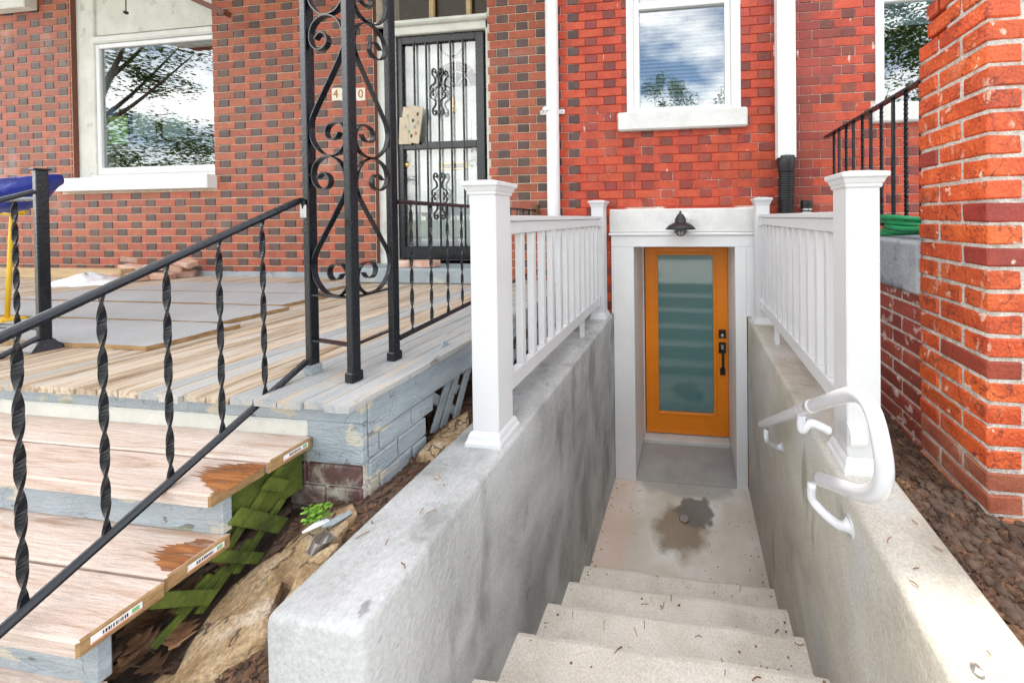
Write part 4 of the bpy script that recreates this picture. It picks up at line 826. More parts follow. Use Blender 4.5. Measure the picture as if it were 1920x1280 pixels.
# mossy green lattice on the open side of the stairs
GX = -1.262
for a_, b_, w_ in (((528, 872), (418, 1040), .022), ((530, 935), (440, 1075), .020), ((470, 1010), (372, 1150), .020), ((425, 1060), (285, 1215), .020), ((395, 1075), (330, 1150), .018)):
    A, B_ = pX(*a_, GX), pX(*b_, GX); d = B_ - A; M = MT(A, d, Vector((1, 0, 0)).cross(d)); MB().box((0, -w_ / 2, -.005), (d.length, w_ / 2, .005), .002, M).build('lattice_slat', 'moss_green', ws)
for a_, b_, w_ in (((498, 905), (536, 912), .030), ((440, 966), (530, 985), .036), ((385, 1040), (488, 1046), .024), ((290, 1125), (400, 1118), .028)):
    A, B_ = pX(*a_, GX + .014), pX(*b_, GX + .014); d = B_ - A; M = MT(A, d, Vector((1, 0, 0)).cross(d))
    MB().box((0, -w_ / 2, -.005), (d.length, w_ / 2, .005), .002, M).build('lattice_slat', 'moss_green', ws)
# ------------------------------------------------------------------ ironwork
ic = thing('iron_column', 'black wrought iron porch column with scroll panels', 'column')
pL, pM, pB = Vector((-1.385, 1.055, 0)), Vector((-1.172, 1.018, 0)), Vector((-1.186, 1.190, 0))
TOPZ = 5.40
for p in (pL, pM, pB):
    zb = DZ + .004 if p is not pL else DZ + .03
    b = MB(); M = Matrix.Translation((p.x, p.y, 0)) @ Matrix.Rotation(-.12, 4, 'Z'); b.box((-.0138, -.0138, zb), (.0138, .0138, TOPZ), .0025, M); b.build('post', 'black_iron', ic)
    b = MB(); b.box((-.0185, -.0185, DZ), (.0185, .0185, DZ + .035), .003, M); b.build('foot', 'black_iron' if p is not pL else 'step_grey', ic)
def pPlane(u, v, p0, n): d = _ray(u, v); o = Vector((0, 0, H)); t = (p0 - o).dot(n) / d.dot(n); return o + d * t
EA = [(584.7, 77), (595, 64.7), (606, 69), (609, 80.6), (602.5, 92), (589.4, 96.5), (578, 88), (574.5, 71), (580, 50.6), (594, 36.5), (610, 32), (627, 38), (638, 56), (641, 79), (636, 101), (617.5, 140.6), (582, 212), (575.4, 234), (575, 250), (582, 272), (601, 290.5), (625.6, 290.5), (641, 276), (645, 258), (641, 240), (630, 231), (613, 235), (606, 249), (612, 262), (625, 260), (632, 249)]
ax = (pM - pL); nrm = Vector((-ax.y, ax.x, 0)).normalized(); axn = ax.normalized(); wdt = ax.length
loc = [((q - pL).dot(axn) / wdt, q.z) for q in (pPlane(u, v, pL, nrm) for u, v in EA)]
smin, smax = min(q[0] for q in loc), max(q[0] for q in loc)
zt, zb_ = max(q[1] for q in loc), min(q[1] for q in loc); per_ = zt - zb_ + .006
mg = .0138 + .003
loc = [(mg / wdt + (s_ - smin) / (smax - smin) * (1 - 2 * mg / wdt), z) for s_, z in loc]
def panel(p0, p1, mir):
    axv = (p1 - p0); nv_ = Vector((-axv.y, axv.x, 0)).normalized(); L_ = axv.length; m_ = (.0138 + .003) / L_
    for e_ in range(-1, 5):
        pts = []
        for s_, z in loc:
            s2 = (s_ * wdt - mg) / (wdt - 2 * mg); s2 = m_ + (1 - s2 if mir else s2) * (1 - 2 * m_); pts.append(p0 + axv * s2 + Vector((0, 0, z + e_ * per_)))
        if max(q.z for q in pts) > TOPZ: continue
        MB().ribbon(smooth_path(pts, 5), nv_, .016, .0042).build('scroll', 'black_iron', ic, False)
    for z in (zb_ - per_ - .004, zb_ - per_ - .17, zb_ + 4 * per_ - .0, ):
        a_ = p0 + axv * (.018 / L_) + Vector((0, 0, z)); b_ = p1 - axv * (.018 / L_) + Vector((0, 0, z)); MB().ribbon([a_, b_], nv_, .020, .006).build('cross_bar', 'black_iron', ic)
panel(pL, pM, False); panel(pM, pB, True)
# stair railing with twisted balusters
def moulded_rail(b, a_, c_, w_=.024, t_=.010):
    a_ = Vector(a_); c_ = Vector(c_); d = (c_ - a_).normalized(); s_ = d.cross(Vector((0, 0, 1))).normalized(); up = s_.cross(d)
    prof = [(-w_ / 2, -t_), (w_ / 2, -t_), (w_ / 2, -.003), (w_ * .32, .004), (w_ * .12, .008), (-w_ * .12, .008), (-w_ * .32, .004), (-w_ / 2, -.003)]
    n = len(prof); vs = [a_ + s_ * x + up * y for x, y in prof] + [c_ + s_ * x + up * y for x, y in prof]
    b.add(vs, [tuple(range(n)), tuple(range(2 * n - 1, n - 1, -1))] + [(i, n + i, n + (i + 1) % n, (i + 1) % n) for i in range(n)]); return b
RX = -1.385
sr = thing('stair_railing', 'black iron stair railing with flat twisted balusters', 'railing')
tA, tB, bA, bB = pX(556, 377, RX), pX(0, 630, RX), pX(574, 676, RX), pX(0, 1180, RX)
def ext(a_, c_, k): return c_ + (c_ - a_) * k
tE, bE = ext(tA, tB, .5), ext(bA, bB, .5)
moulded_rail(MB(), tA, tE).build('top_rail', 'black_iron', sr); moulded_rail(MB(), bA, bE, .021, .009).build('bottom_rail', 'black_iron', sr)
MB().tube(smooth_path([tA, tA + Vector((0, .018, .004)), Vector((RX, pL.y - .02, tA.z - .006)), Vector((RX, pL.y - .016, tA.z - .03))], 4), .008, 8).build('rail_end', 'black_iron', sr)
part('bracket', 'steel', sr, [((RX - .012, pL.y - .024, tA.z - .06), (RX + .012, pL.y - .0168, tA.z - .012))], .002)
for u, v in ((497, 728), (417, 800), (320, 888), (200, 996), (44, 1140), (-190, 1330), (-480, 1560)):
    q_ = pX(u, v, RX); f_ = (q_.y - tA.y) / (tE.y - tA.y); zt_ = tA.z + (tE.z - tA.z) * f_; fb = (q_.y - bA.y) / (bE.y - bA.y); zbm = bA.z + (bE.z - bA.z) * fb
    if q_.y < .2: continue
    MB().twist((RX, q_.y, zbm + .004), (RX, q_.y, zt_ - .012), .0125, .005, .205, 64, .8).build('baluster', 'black_iron', sr)
part('end_post', 'black_iron', sr, [((RX - .012, tE.y - .012, SWZ), (RX + .012, tE.y + .012, tE.z + .02))], .002)
# railing along the open side of the deck
dr_ = thing('deck_railing', 'black iron railing with twisted balusters behind the white railing', 'railing')
a0 = Vector((pB.x, pB.y, pX(745, 378, pB.x).z)); a1 = pY(1003, 381, FY - .03); a1.z = a0.z
b0 = Vector((pB.x, pB.y, pX(745, 634, pB.x).z)); b1 = Vector((a1.x, a1.y, b0.z + .01))
moulded_rail(MB(), a0 + Vector((0, .017, 0)), a1, .026, .010).build('top_rail', 'black_iron', dr_); moulded_rail(MB(), b0 + Vector((0, .017, 0)), b1, .024, .009).build('bottom_rail', 'black_iron', dr_)
for k in range(1, 13):
    y = pB.y + .102 + (k - 1) * .127
    if y > FY - .08: break
    f_ = (y - a0.y) / (a1.y - a0.y); x = a0.x + (a1.x - a0.x) * f_; MB().twist((x, y, b0.z + .004), (x, y, a0.z - .006), .0135, .0048, .17, 48, k).build('baluster', 'black_iron', dr_)
part('wall_bracket', 'rust', dr_, [((a1.x - .03, FY - .035, a1.z - .05), (a1.x + .03, FY - .009, a1.z + .05))], .006)
# newel at the far side of the stairs and its railing
nw = thing('iron_newel', 'black iron newel post at the left of the stairs', 'post')
q_ = pZ(84, 655, DZ); ntop = pX(72, 316, q_.x).z
M = Matrix.Translation((q_.x, q_.y, 0)) @ Matrix.Rotation(-.1, 4, 'Z')
b = MB(); b.box((-.0145, -.0145, DZ), (.0145, .0145, ntop - .008), .003, M); b.build('post', 'black_iron', nw); b = MB(); b.box((-.021, -.021, ntop - .008), (.021, .021, ntop), .003, M); b.build('cap', 'black_iron', nw)
b = MB(); vs = [M @ Vector((sx * hw, sy * hw, z)) for hw, z in ((.042, DZ + .001), (.040, DZ + .006), (.021, DZ + .035), (.018, DZ + .045)) for sx, sy in ((-1, -1), (1, -1), (1, 1), (-1, 1))]
b.add(vs, [(j * 4 + k, j * 4 + (k + 1) % 4, j * 4 + 4 + (k + 1) % 4, j * 4 + 4 + k) for j in range(3) for k in range(4)]); b.build('shoe', 'black_iron', nw)
lr = thing('porch_railing', 'black iron railing running from the newel under the blue tarpaulin', 'railing')
zt_ = pX(60, 372, q_.x).z; A = Vector((q_.x - .015, q_.y, zt_)); B_ = Vector((-5.2, q_.y + .02, zt_ - .01)); moulded_rail(MB(), A, B_, .02, .010).build('top_rail', 'black_iron', lr)
zb2 = DZ + .10; moulded_rail(MB(), Vector((q_.x - .015, q_.y, zb2)), Vector((-5.2, q_.y + .02, zb2)), .026, .010).build('bottom_rail', 'black_iron', lr)
for k in range(12):
    x = q_.x - .155 - k * .16; MB().twist((x, q_.y, zb2 + .004), (x, q_.y, zt_ - .01), .0145, .0055, .205, 56, .3).build('baluster', 'black_iron', lr)
# short handrail down the far side of the stairs
fr = thing('stair_railing', 'black iron stair railing on the far side of the wooden stairs', 'railing')
d = (tE - tA) / (tE.y - tA.y); F0 = Vector((q_.x, q_.y - .0145, ntop - .10)); F1 = F0 + Vector((0, -.6, -.6 * d.z)); moulded_rail(MB(), F0, F1).build('top_rail', 'black_iron', fr)
G0 = Vector((q_.x, q_.y - .0145, DZ + .06)); G1 = G0 + Vector((0, -.6, -.6 * d.z)); moulded_rail(MB(), G0, G1, .026, .01).build('bottom_rail', 'black_iron', fr)
for k in range(4):
    y = -.1 - k * .13; MB().twist(G0 + Vector((0, y, y * d.z * 1 + .004)), F0 + Vector((0, y, y * d.z - .012)), .0145, .0055, .205, 48, .3).build('baluster', 'black_iron', fr)
# blue tarpaulin over the railing
tp = MB(); nu, nv = 40, 24; vs = []
ty = q_.y + .13; tipp = pY(106, 322, ty); botp = pY(60, 400, ty)
tc_ = Vector((tipp.x - .40, ty, (tipp.z + botp.z) / 2))
HZ = (tipp.z - botp.z) / 2
for j in range(nv + 1):
    ph = math.pi * j / nv
    for i in range(nu):
        th = 2 * math.pi * i / nu; cx_, cy_, cz_ = math.sin(ph) * math.cos(th), math.sin(ph) * math.sin(th), math.cos(ph)
        zz = (min(cz_, .35) * .42 if cz_ > 0 else cz_) ; tip = max(0, cx_) ** 3
        fold = noise.noise(Vector((cx_ * 2.2, cy_ * 2.2 + 3, cz_ * 3.0))) * .30 + abs(noise.noise(Vector((cx_ * 5, cy_ * 4, cz_ * 5 + 2)))) * .12
        fold += .25 * abs(noise.noise(Vector((cx_ * 9, cy_ * 7, cz_ * 3))))
        vs.append(Vector((tc_.x + cx_ * (.36 + .04 * tip) * (1 + fold * .12), ty + cy_ * .085 * (1 + fold), tc_.z + HZ * .35 + zz * HZ * 1.25 * (1 + fold * .6) * (1 - .6 * tip) + HZ * .5 * tip)))
tp.add(vs, [(j * nu + i, j * nu + (i + 1) % nu, (j + 1) * nu + (i + 1) % nu, (j + 1) * nu + i) for j in range(nv) for i in range(nu)])
o = tp.build('tarpaulin', 'blue_plastic', None, True); tag(o, 'crumpled blue tarpaulin bundle hanging on the black railing', 'tarpaulin')
# yellow tool with a flat foot leaning behind the railing
yt = thing('yellow_tool', 'yellow long handled tool leaning behind the black railing', 'tool')
p_ = pY(14, 615, 1.42); MB().tube([(p_.x, 1.42, DZ + .03), (p_.x - .05, 1.46, DZ + .62)], .008, 10).build('shaft', 'yellow', yt, True); part('foot', 'yellow', yt, [((p_.x - .09, 1.38, DZ + .001), (p_.x + .05, 1.46, DZ + .03))], .008)
part('grip', 'yellow', yt, [((p_.x - .12, 1.44, DZ + .61), (p_.x + .02, 1.48, DZ + .65))], .01)
# ------------------------------------------------------------------ brick pillar and raised concrete porch on the right
PX0, PY0 = .945, 1.172; PW, PD, CH = .43, .322, .0723
bp = thing('brick_pillar', 'orange red painted brick pillar with thick grey mortar', 'pillar')
def rough_brick(sx, sy, sz, seed, m):
    b = MB(); nx, ny, nz = max(2, int(sx / .028)), max(2, int(sy / .028)), 3; b.box((-sx / 2, -sy / 2, -sz / 2), (sx / 2, sy / 2, sz / 2), .005)
    for p in b.v: p += Vector([noise.noise(p * 23 + Vector((seed * 3.1, q_ * 7.7, seed))) * .0042 for q_ in range(3)])
    me = b.mesh('brick'); me.materials.append(MATS[m]); return me
r_ = 0; z = 1.20; J = .012
zz0 = None
while z < 4.9:
    dep = PD - (.045 if z > 2.98 else 0) - (.055 if z > 3.10 else 0) - (.04 if z > 3.25 else 0)
    base_ = z < 1.47
    def pm():
        if base_: return 'brick_base'
        return 'brick_pillar_dark' if random.random() < .06 else 'brick_pillar'
    if r_ % 2 == 0:
        L_ = [(0, .208), (.220, dep)]; Fr = [(0, .100), (.112, .320), (.332, PW)]
        lw = .100
    else:
        L_ = [(0, .100), (.112, dep)]; Fr = [(0, .208), (.220, PW)]
        lw = .100
    zc = z + (CH - J) / 2
    # corner brick spans both faces
    plan = []
    cl = L_[0][1]; cf = Fr[0][1]
    if r_ % 2 == 0: plan.append((0, .100, 0, .208))
    else: plan.append((0, .208, 0, .100))
    for a_, b_ in L_[1:]:
        if b_ - a_ > .03: plan.append((0, .100, a_, b_))
    for a_, b_ in Fr[1:]: plan.append((a_, b_, 0, .100))
    for (xa_, xb_, ya_, yb_) in plan:
        me = rough_brick(xb_ - xa_, yb_ - ya_, CH - J, random.random() * 50, pm()); o = bpy.data.objects.new('brick', me); COL.objects.link(o); o.parent = bp
        o.location = (PX0 + (xa_ + xb_) / 2 + random.uniform(-.002, .002), PY0 + (ya_ + yb_) / 2 + random.uniform(-.002, .002), zc); o.rotation_euler = (random.uniform(-.008, .008), random.uniform(-.012, .012), random.uniform(-.008, .008))
    if base_ or random.random() < .0: pass
    z += CH; r_ += 1
def core(x0, x1, y0, y1, z0, z1):
    b = MB(); n = int((z1 - z0) / .02); vs = []; fs = []
    ring = [(x0, y0), (x1, y0), (x1, y1), (x0, y1)]; seg = 10; poly = []
    for i in range(4):
        a_, c_ = ring[i], ring[(i + 1) % 4]
        for k in range(seg): poly.append((a_[0] + (c_[0] - a_[0]) * k / seg, a_[1] + (c_[1] - a_[1]) * k / seg))
    N_ = len(poly); cx_, cy_ = (x0 + x1) / 2, (y0 + y1) / 2
    for j in range(n + 1):
        zz = z0 + (z1 - z0) * j / n
        for x, y in poly:
            q_ = .003 * noise.noise(Vector((x * 40, y * 40, zz * 40))); vs.append(Vector((x + (q_ if x < cx_ else -q_), y + q_, zz)))
    for j in range(n):
        for k in range(N_): fs.append((j * N_ + k, j * N_ + (k + 1) % N_, (j + 1) * N_ + (k + 1) % N_, (j + 1) * N_ + k))
    fs.append(tuple(range(n * N_, n * N_ + N_))); b.add(vs, fs); return b
core(PX0 + .006, PX0 + PW - .006, PY0 + .006, PY0 + PD - .006, 1.1, 2.98).build('mortar', 'mortar_grey', bp, True)
core(PX0 + .006, PX0 + PW - .006, PY0 + .006, PY0 + PD - .145, 2.981, 4.9).build('mortar', 'mortar_grey', bp, True)
rp_ = thing('raised_porch', 'raised porch of dirty red brick with grey concrete slab', 'porch')
LW = .958; ylw = PY0 + PD
r_ = 0; z = 1.20
while z < 1.955:
    y = ylw + (.0 if r_ % 2 else -.07)
    while y < FY - .02:
        a_, b_ = max(y, ylw + .004), min(y + .208, FY - .012)
        if b_ - a_ > .03:
            me = rough_brick(.09, b_ - a_, CH - J, random.random() * 50, 'brick_dirty'); o = bpy.data.objects.new('brick', me); COL.objects.link(o); o.parent = rp_; o.location = (LW + .045 + random.uniform(-.003, .003), (a_ + b_) / 2, z + (CH - J) / 2)
        y += .220
    z += CH; r_ += 1
r_ = 0; z = 1.20
while z < 1.955:
    x = PX0 + PW - (.11 if r_ % 2 else 0)
    while x < 3.19:
        a_, b_ = max(x, PX0 + PW + .004), min(x + .208, 3.196)
        if b_ - a_ > .03:
            me = rough_brick(b_ - a_, .05, CH - J, random.random() * 50, 'brick_dirty'); o = bpy.data.objects.new('brick', me); COL.objects.link(o); o.parent = rp_; o.location = ((a_ + b_) / 2, ylw + .018 + random.uniform(-.003, .003), z + (CH - J) / 2)
        x += .220
    z += CH; r_ += 1
part('mortar', 'mortar_grey', rp_, [((LW + .007, ylw + .002, 1.1), (3.2, FY - .011, 1.962))], 0)
b = MB(); b.box((PX0 + .0, ylw + .003, 1.965), (3.2, FY - .011, 2.195), .012); o = b.build('slab', 'slab_grey', rp_)
bev(o, .01, 2)
# twisted iron railing of the raised porch
rr2 = thing('porch_railing', 'black iron railing with twisted bars on the raised concrete porch', 'railing')
RRX = 1.112
ta, tb_ = pX(1549, 249, RRX), pX(1720, 166, RRX); zt2 = (ta.z + tb_.z) / 2; zb3 = 2.262
ya = FY - .02; yb_ = PY0 + .33
for nm, z, w_, t_ in (('top_rail', zt2, .040, .014), ('bottom_rail', zb3, .036, .016)):
    moulded_rail(MB(), (RRX, ya, z), (RRX, yb_, z), w_, t_).build(nm, 'black_iron', rr2)
for i, u in enumerate((1564, 1573.6, 1587, 1600.6, 1617.5, 1633, 1653, 1675, 1699, 1728, 1762)):
    y = pX(u, 300, RRX).y; h_ = .0075
    if y > ya - .03: y = ya - .03 - .0
    b = MB()
    if i % 2 == 0: b.twist((RRX, y, zb3 + .004), (RRX, y, zt2 - .012), .015, .015, .10, 72)
    else: b.box((RRX - h_, y - h_, zb3 + .004), (RRX + h_, y + h_, zt2 - .012), .001)
    b.build('baluster', 'black_iron', rr2)
for y in (1.62, 2.6): part('foot', 'black_iron', rr2, [((RRX - .012, y - .012, 2.195), (RRX + .012, y + .012, zb3 - .014))], .002)
# garden hose
pts = []
random.seed(3)
for i in range(120):
    a_ = i / 120 * 5 * 2 * math.pi; lp = i // 24; rad = .20 + .03 * math.sin(i * .31) - .012 * lp; wob = .03 * math.sin(a_ * .5 + lp)
    pts.append(Vector((1.20 + rad * .98 * math.cos(a_) + wob * .5, 1.86 + rad * 1.15 * math.sin(a_) + wob, 2.212 + .017 * lp + .012 * math.sin(a_ * 1.7 + lp) + .008)))
tag(MB().tube(smooth_path(pts, 3), .0125, 10).build('garden_hose', 'hose_green', None, True), 'coiled green garden hose on the grey concrete slab', 'hose')
# ------------------------------------------------------------------ soil, stones, litter
random.seed(11)
def field(name, m, x0, x1, y0, y1, zf, nx, ny):
    b = MB(); vs = [Vector((x0 + (x1 - x0) * i / nx, y0 + (y1 - y0) * j / ny, 0)) for j in range(ny + 1) for i in range(nx + 1)]
    for p in vs: p.z = zf(p.x, p.y)
    b.add(vs, [(j * (nx + 1) + i, j * (nx + 1) + i + 1, (j + 1) * (nx + 1) + i + 1, (j + 1) * (nx + 1) + i) for j in range(ny) for i in range(nx)])
    return b.build(name, m, None, True)
def fb(x, y, s=1): return noise.noise(Vector((x * 6, y * 6, s))) * .014 + noise.noise(Vector((x * 19, y * 19, s))) * .009 + noise.noise(Vector((x * 50, y * 50, s))) * .005
def zR(x, y): return 1.415 - .10 * max(0, min(1, (x - .65) / .3)) + .02 * max(0, 1 - abs(x - .72) / .06) * .0 + fb(x, y, 3) - .25 * max(0, .55 - y)
def zLf(x, y):
    g = 1.425 - .55 * max(0, .92 - y) ** 1.15 - .16 * max(0, -.93 - x) - .5 * max(0, -1.24 - x)
    return g + fb(x, y, 8)
struct(field('soil_right', 'soil', .63, 3.2, .30, 2.88, zR, 190, 190))
struct(field('soil_left', 'soil', -1.75, -.90, .10, 2.88, zLf, 90, 250))
bb = MB(); bb.box((-9, .664, .5), (-1.76, 2.86, 1.08)); struct(bb.build('ground_under_porch', 'soil'))
def litter(name, m, n, fn, zf, smin, smax, lab, cat, thin=.22):
    b = MB()
    for i in range(n):
        x, y = fn(); s_ = random.uniform(smin, smax); M = Matrix.Translation((x, y, zf(x, y) + s_ * .16)) @ Matrix.Rotation(random.uniform(0, 6.3), 4, 'Z') @ Matrix.Rotation(random.gauss(0, .35), 4, 'X') @ Matrix.Rotation(random.gauss(0, .3), 4, 'Y')
        w_ = s_ * random.uniform(.25, .6); h_ = s_ * thin * random.uniform(.4, 1)
        b.add([M @ Vector(p) for p in ((-s_ / 2, -w_ / 2, -h_ / 2), (s_ / 2, -w_ * .35, -h_ / 2), (s_ * .55, w_ * .4, -h_ / 2), (-s_ * .42, w_ / 2, -h_ / 2), (-s_ * .4, -w_ * .4, h_ / 2), (s_ * .4, -w_ * .3, h_ / 2), (s_ * .45, w_ * .3, h_ / 2), (-s_ * .35, w_ * .42, h_ / 2))],
              [(3, 2, 1, 0), (4, 5, 6, 7), (0, 1, 5, 4), (1, 2, 6, 5), (2, 3, 7, 6), (3, 0, 4, 7)])
    o = b.build(name, m); o['kind'] = 'stuff'; tag(o, lab, cat); return o
litter('bark_mulch', 'bark', 7500, lambda: (random.uniform(.655, .97) if random.random() < .75 else random.uniform(.9, 1.9), random.uniform(.42, 1.2) if random.random() < .7 else random.uniform(1.1, 2.8)), zR, .006, .030, 'dark bark mulch over the soil beside the brick pillar', 'mulch')
litter('bark_mulch', 'bark', 3600, lambda: (random.uniform(-1.25, -.93), random.choice((random.uniform(.38, .66), random.uniform(.8, 1.9), random.uniform(.3, 2.6)))), zLf, .006, .026, 'bark scraps and dry litter between the porch and the grey wall', 'mulch')
# clods of earth
cl = MB()
for i in range(800):
    x, y = random.uniform(.70, 1.25), random.uniform(.45, 1.25); s_ = random.uniform(.006, .022); M = Matrix.Translation((x, y, zR(x, y) + s_ * .3)) @ Matrix.Rotation(random.uniform(0, 6), 4, 'Z')
    vs = []
    for j, (rr3, zz) in enumerate(((.0, -1), (.8, -.5), (1, .1), (.65, .7), (0, .95))):
        for k in range(6): a_ = k * math.pi / 3; w_ = rr3 * random.uniform(.75, 1.2); vs.append(M @ Vector((s_ * w_ * math.cos(a_), s_ * w_ * math.sin(a_), s_ * zz * .7)))
    cl.add(vs, [(j * 6 + k, j * 6 + (k + 1) % 6, j * 6 + 6 + (k + 1) % 6, j * 6 + 6 + k) for j in range(4) for k in range(6)])
o = cl.build('earth_clods', 'soil', None, True); o['kind'] = 'stuff'; tag(o, 'crumbled earth clods at the foot of the brick pillar', 'soil')
def stone(pxs, z, th, lab, tilt=(0, 0), m='stone_tan'):
    pts = [pZ(u, v, z) for u, v in pxs]; c_ = sum(pts, Vector()) / len(pts); n = len(pts); dense = []
    for i in range(n):
        a_, b_ = pts[i], pts[(i + 1) % n]; k = max(2, int((b_ - a_).length / .02))
        for j in range(k): p = a_.lerp(b_, j / k); dense.append(p + Vector((noise.noise(p * 30), noise.noise(p * 30 + Vector((9, 0, 0))), 0)) * .006)
    N_ = len(dense); rings = [(1.0, -th), (1.01, -th * .4), (.985, -.004), (.95, .0), (.88, .001), (.78, .002), (.66, .002), (.54, .003), (.42, .003), (.30, .003), (.16, .003)]; vs = []; fs = []
    for s_, dz in rings:
        for p in dense: q = c_ + (p - c_) * s_; vs.append(Vector((q.x, q.y, z + dz + (q.x - c_.x) * tilt[0] + (q.y - c_.y) * tilt[1] + (noise.noise(q * 11) * .012 + abs(noise.noise(q * 26)) * .010 + noise.noise(q * 60) * .004 if dz > -.01 else 0))))
    vs.append(Vector((c_.x, c_.y, z + .004)))
    for j in range(len(rings) - 1):
        for k in range(N_): fs.append((j * N_ + k, j * N_ + (k + 1) % N_, (j + 1) * N_ + (k + 1) % N_, (j + 1) * N_ + k))
    for k in range(N_): fs.append(((len(rings) - 1) * N_ + k, (len(rings) - 1) * N_ + (k + 1) % N_, len(vs) - 1))
    me_ = MB(); me_.add(vs, fs)
    ar = sum(dense[i].x * dense[(i + 1) % N_].y - dense[(i + 1) % N_].x * dense[i].y for i in range(N_))
    if ar < 0: me_.f = [f_[::-1] for f_ in me_.f]
    return tag(me_.build('flagstone', m, None, True), lab, 'stone')
stone([(497, 1060), (540, 1006), (600, 968), (665, 958), (672, 975), (625, 1020), (556, 1062)], 1.395, .06, 'tan flagstone at the foot of the brick pier', (.1, .3))
stone([(560, 1068), (600, 1045), (640, 1030), (612, 1062), (560, 1120), (522, 1165), (512, 1160)], 1.395, .06, 'narrow tan flagstone wedged against the grey wall', (0, .3))
stone([(398, 1128), (440, 1092), (492, 1066), (550, 1062), (545, 1085), (512, 1150), (500, 1195), (430, 1225), (350, 1250), (300, 1262)], 1.32, .07, 'large cracked tan flagstone beside the wooden stairs', (.15, .42))
stone([(300, 1268), (360, 1254), (430, 1230), (448, 1262), (400, 1300), (330, 1345), (240, 1345), (230, 1310)], 1.255, .06, 'pale flagstone below the lowest visible stair', (.1, .35))
stone([(782, 848), (815, 815), (850, 790), (878, 778), (880, 800), (850, 830), (820, 856)], 1.44, .05, 'flat tan stone under the broken grey lattice', (0, .1))
# half buried metal ring and paper scraps
k = pZ(594, 1030, 1.40); MB().lathe([(.020, 0), (.022, .022), (.0225, .030), (.0205, .030), (.0195, .004)], 20, Matrix.Translation((k.x, k.y, 1.398)) @ Matrix.Rotation(.35, 4, 'Y') @ Matrix.Rotation(-.3, 4, 'X'), True).build('metal_ring', 'steel'); tag(bpy.context.scene.objects['metal_ring'], 'small rusty metal ring among the flagstones', 'ring')
def sheet_px(name, pxs, z, m, lab, cat, th=.003):
    b = MB(); P_ = [pZ(u, v, z) for u, v in pxs]; b.prism([(p.x, p.y) for p in P_], z, z + th); return tag(b.build(name, m), lab, cat)
sheet_px('paint_flake', [(566, 998), (606, 970), (618, 976), (602, 985), (568, 1000)], 1.425, 'white_paint', 'white scrap of paint board on the soil', 'scrap'); sheet_px('paint_flake', [(606, 982), (655, 958), (662, 962), (625, 985), (604, 990)], 1.422, 'step_grey', 'grey scrap of paint board on the soil', 'scrap')
# small green weed at the pier
wd_ = thing('weed', 'small bright green weed at the foot of the pier', 'plant')
c0 = pZ(596, 972, 1.42); b = MB()
for i in range(130):
    a_ = random.uniform(0, 6.28); r2 = random.uniform(0, .040); p = Vector((c0.x + r2 * math.cos(a_) * 1.2, c0.y + r2 * math.sin(a_) * .7, 1.425 + random.uniform(.0, .03))); s_ = random.uniform(.003, .007)
    M = Matrix.Translation(p) @ Matrix.Rotation(random.uniform(0, 6), 4, 'Z') @ Matrix.Rotation(random.uniform(-.7, .7), 4, 'X'); b.add([M @ Vector((s_ * math.cos(q_ * 1.047), s_ * .8 * math.sin(q_ * 1.047), 0)) for q_ in range(6)], [(0, 1, 2, 3, 4, 5)])
b.build('leaves', 'weed_green', wd_); b = MB()
for i in range(10): a_ = i * .63; b.tube([(c0.x, c0.y, 1.40), (c0.x + .03 * math.cos(a_), c0.y + .02 * math.sin(a_), 1.43)], .0012, 4)
b.build('stems', 'weed_green', wd_)
# oak leaves
def leaf_mesh(seed):
    rnd = random.Random(seed); L_ = .100; top_ = []; n = 7
    for i in range(n + 1):
        t = i / n; w_ = (.036 * math.sin(math.pi * min(1, t * .85 + .1)) + .004) * (1.15 if i % 2 else .55); top_.append((t * L_, w_ * rnd.uniform(.85, 1.1)))
    poly = [(x, y) for x, y in top_] + [(x, -y) for x, y in top_[::-1]]; mid = [(t * L_ / n, 0) for t in range(n + 1)]
    vs = []; fs = []
    curl = rnd.uniform(-6, 6)
    def zz(x, y): return curl * (x - .05) ** 2 + 9 * y * y * rnd.choice((1, 1)) + .004 * noise.noise(Vector((x * 40, y * 40, seed)))
    for (x, y) in top_: vs.append(Vector((x, y, zz(x, y))))
    for (x, y) in mid: vs.append(Vector((x, 0, zz(x, 0))))
    for (x, y) in top_: vs.append(Vector((x, -y, zz(x, -y))))
    m_ = n + 1
    for i in range(n): fs += [(i, m_ + i, m_ + i + 1, i + 1), (m_ + i, 2 * m_ + i, 2 * m_ + i + 1, m_ + i + 1)]
    b = MB(); b.add(vs, fs); b.tube([(-.025, 0, zz(0, 0)), (0, 0, zz(0, 0))], .001, 4); me = b.mesh('oak_leaf', False); me.materials.append(MATS['leaf_brown']); return me
lms = [leaf_mesh(s_) for s_ in range(5)]
for i, (u, v, rz, tl) in enumerate(((270, 1165, 1.0, .9), (250, 1200, 2.4, .5), (300, 1150, .3, .4), (240, 1240, 4.0, .6), (300, 1195, 5.0, .3), (330, 1165, 2.0, .4), (355, 1140, .8, .5), (390, 1120, 3.5, .4), (230, 1215, 1.6, .9), (285, 1230, 3.0, .3), (265, 1262, .2, .5), (420, 1100, 2.2, .3), (345, 1190, 5.6, .3), (310, 1130, 4.4, .6))):
    q_ = pZ(u, v, 1.20)
    q_ = pZ(u, v, zLf(q_.x, q_.y) + .02)
    o = bpy.data.objects.new('oak_leaf', lms[i % 5]); COL.objects.link(o); o.location = (q_.x, q_.y, zLf(q_.x, q_.y) + .034 + .006 * (i % 3)); o.rotation_euler = (random.uniform(-.25, .25) - .25, -tl * random.choice((1, -1)) * .25, rz); o.scale = (.8,) * 3
    tag(o, 'dry brown oak leaf in the gap beside the wooden stairs', 'leaf', 'oak leaves by the stairs')
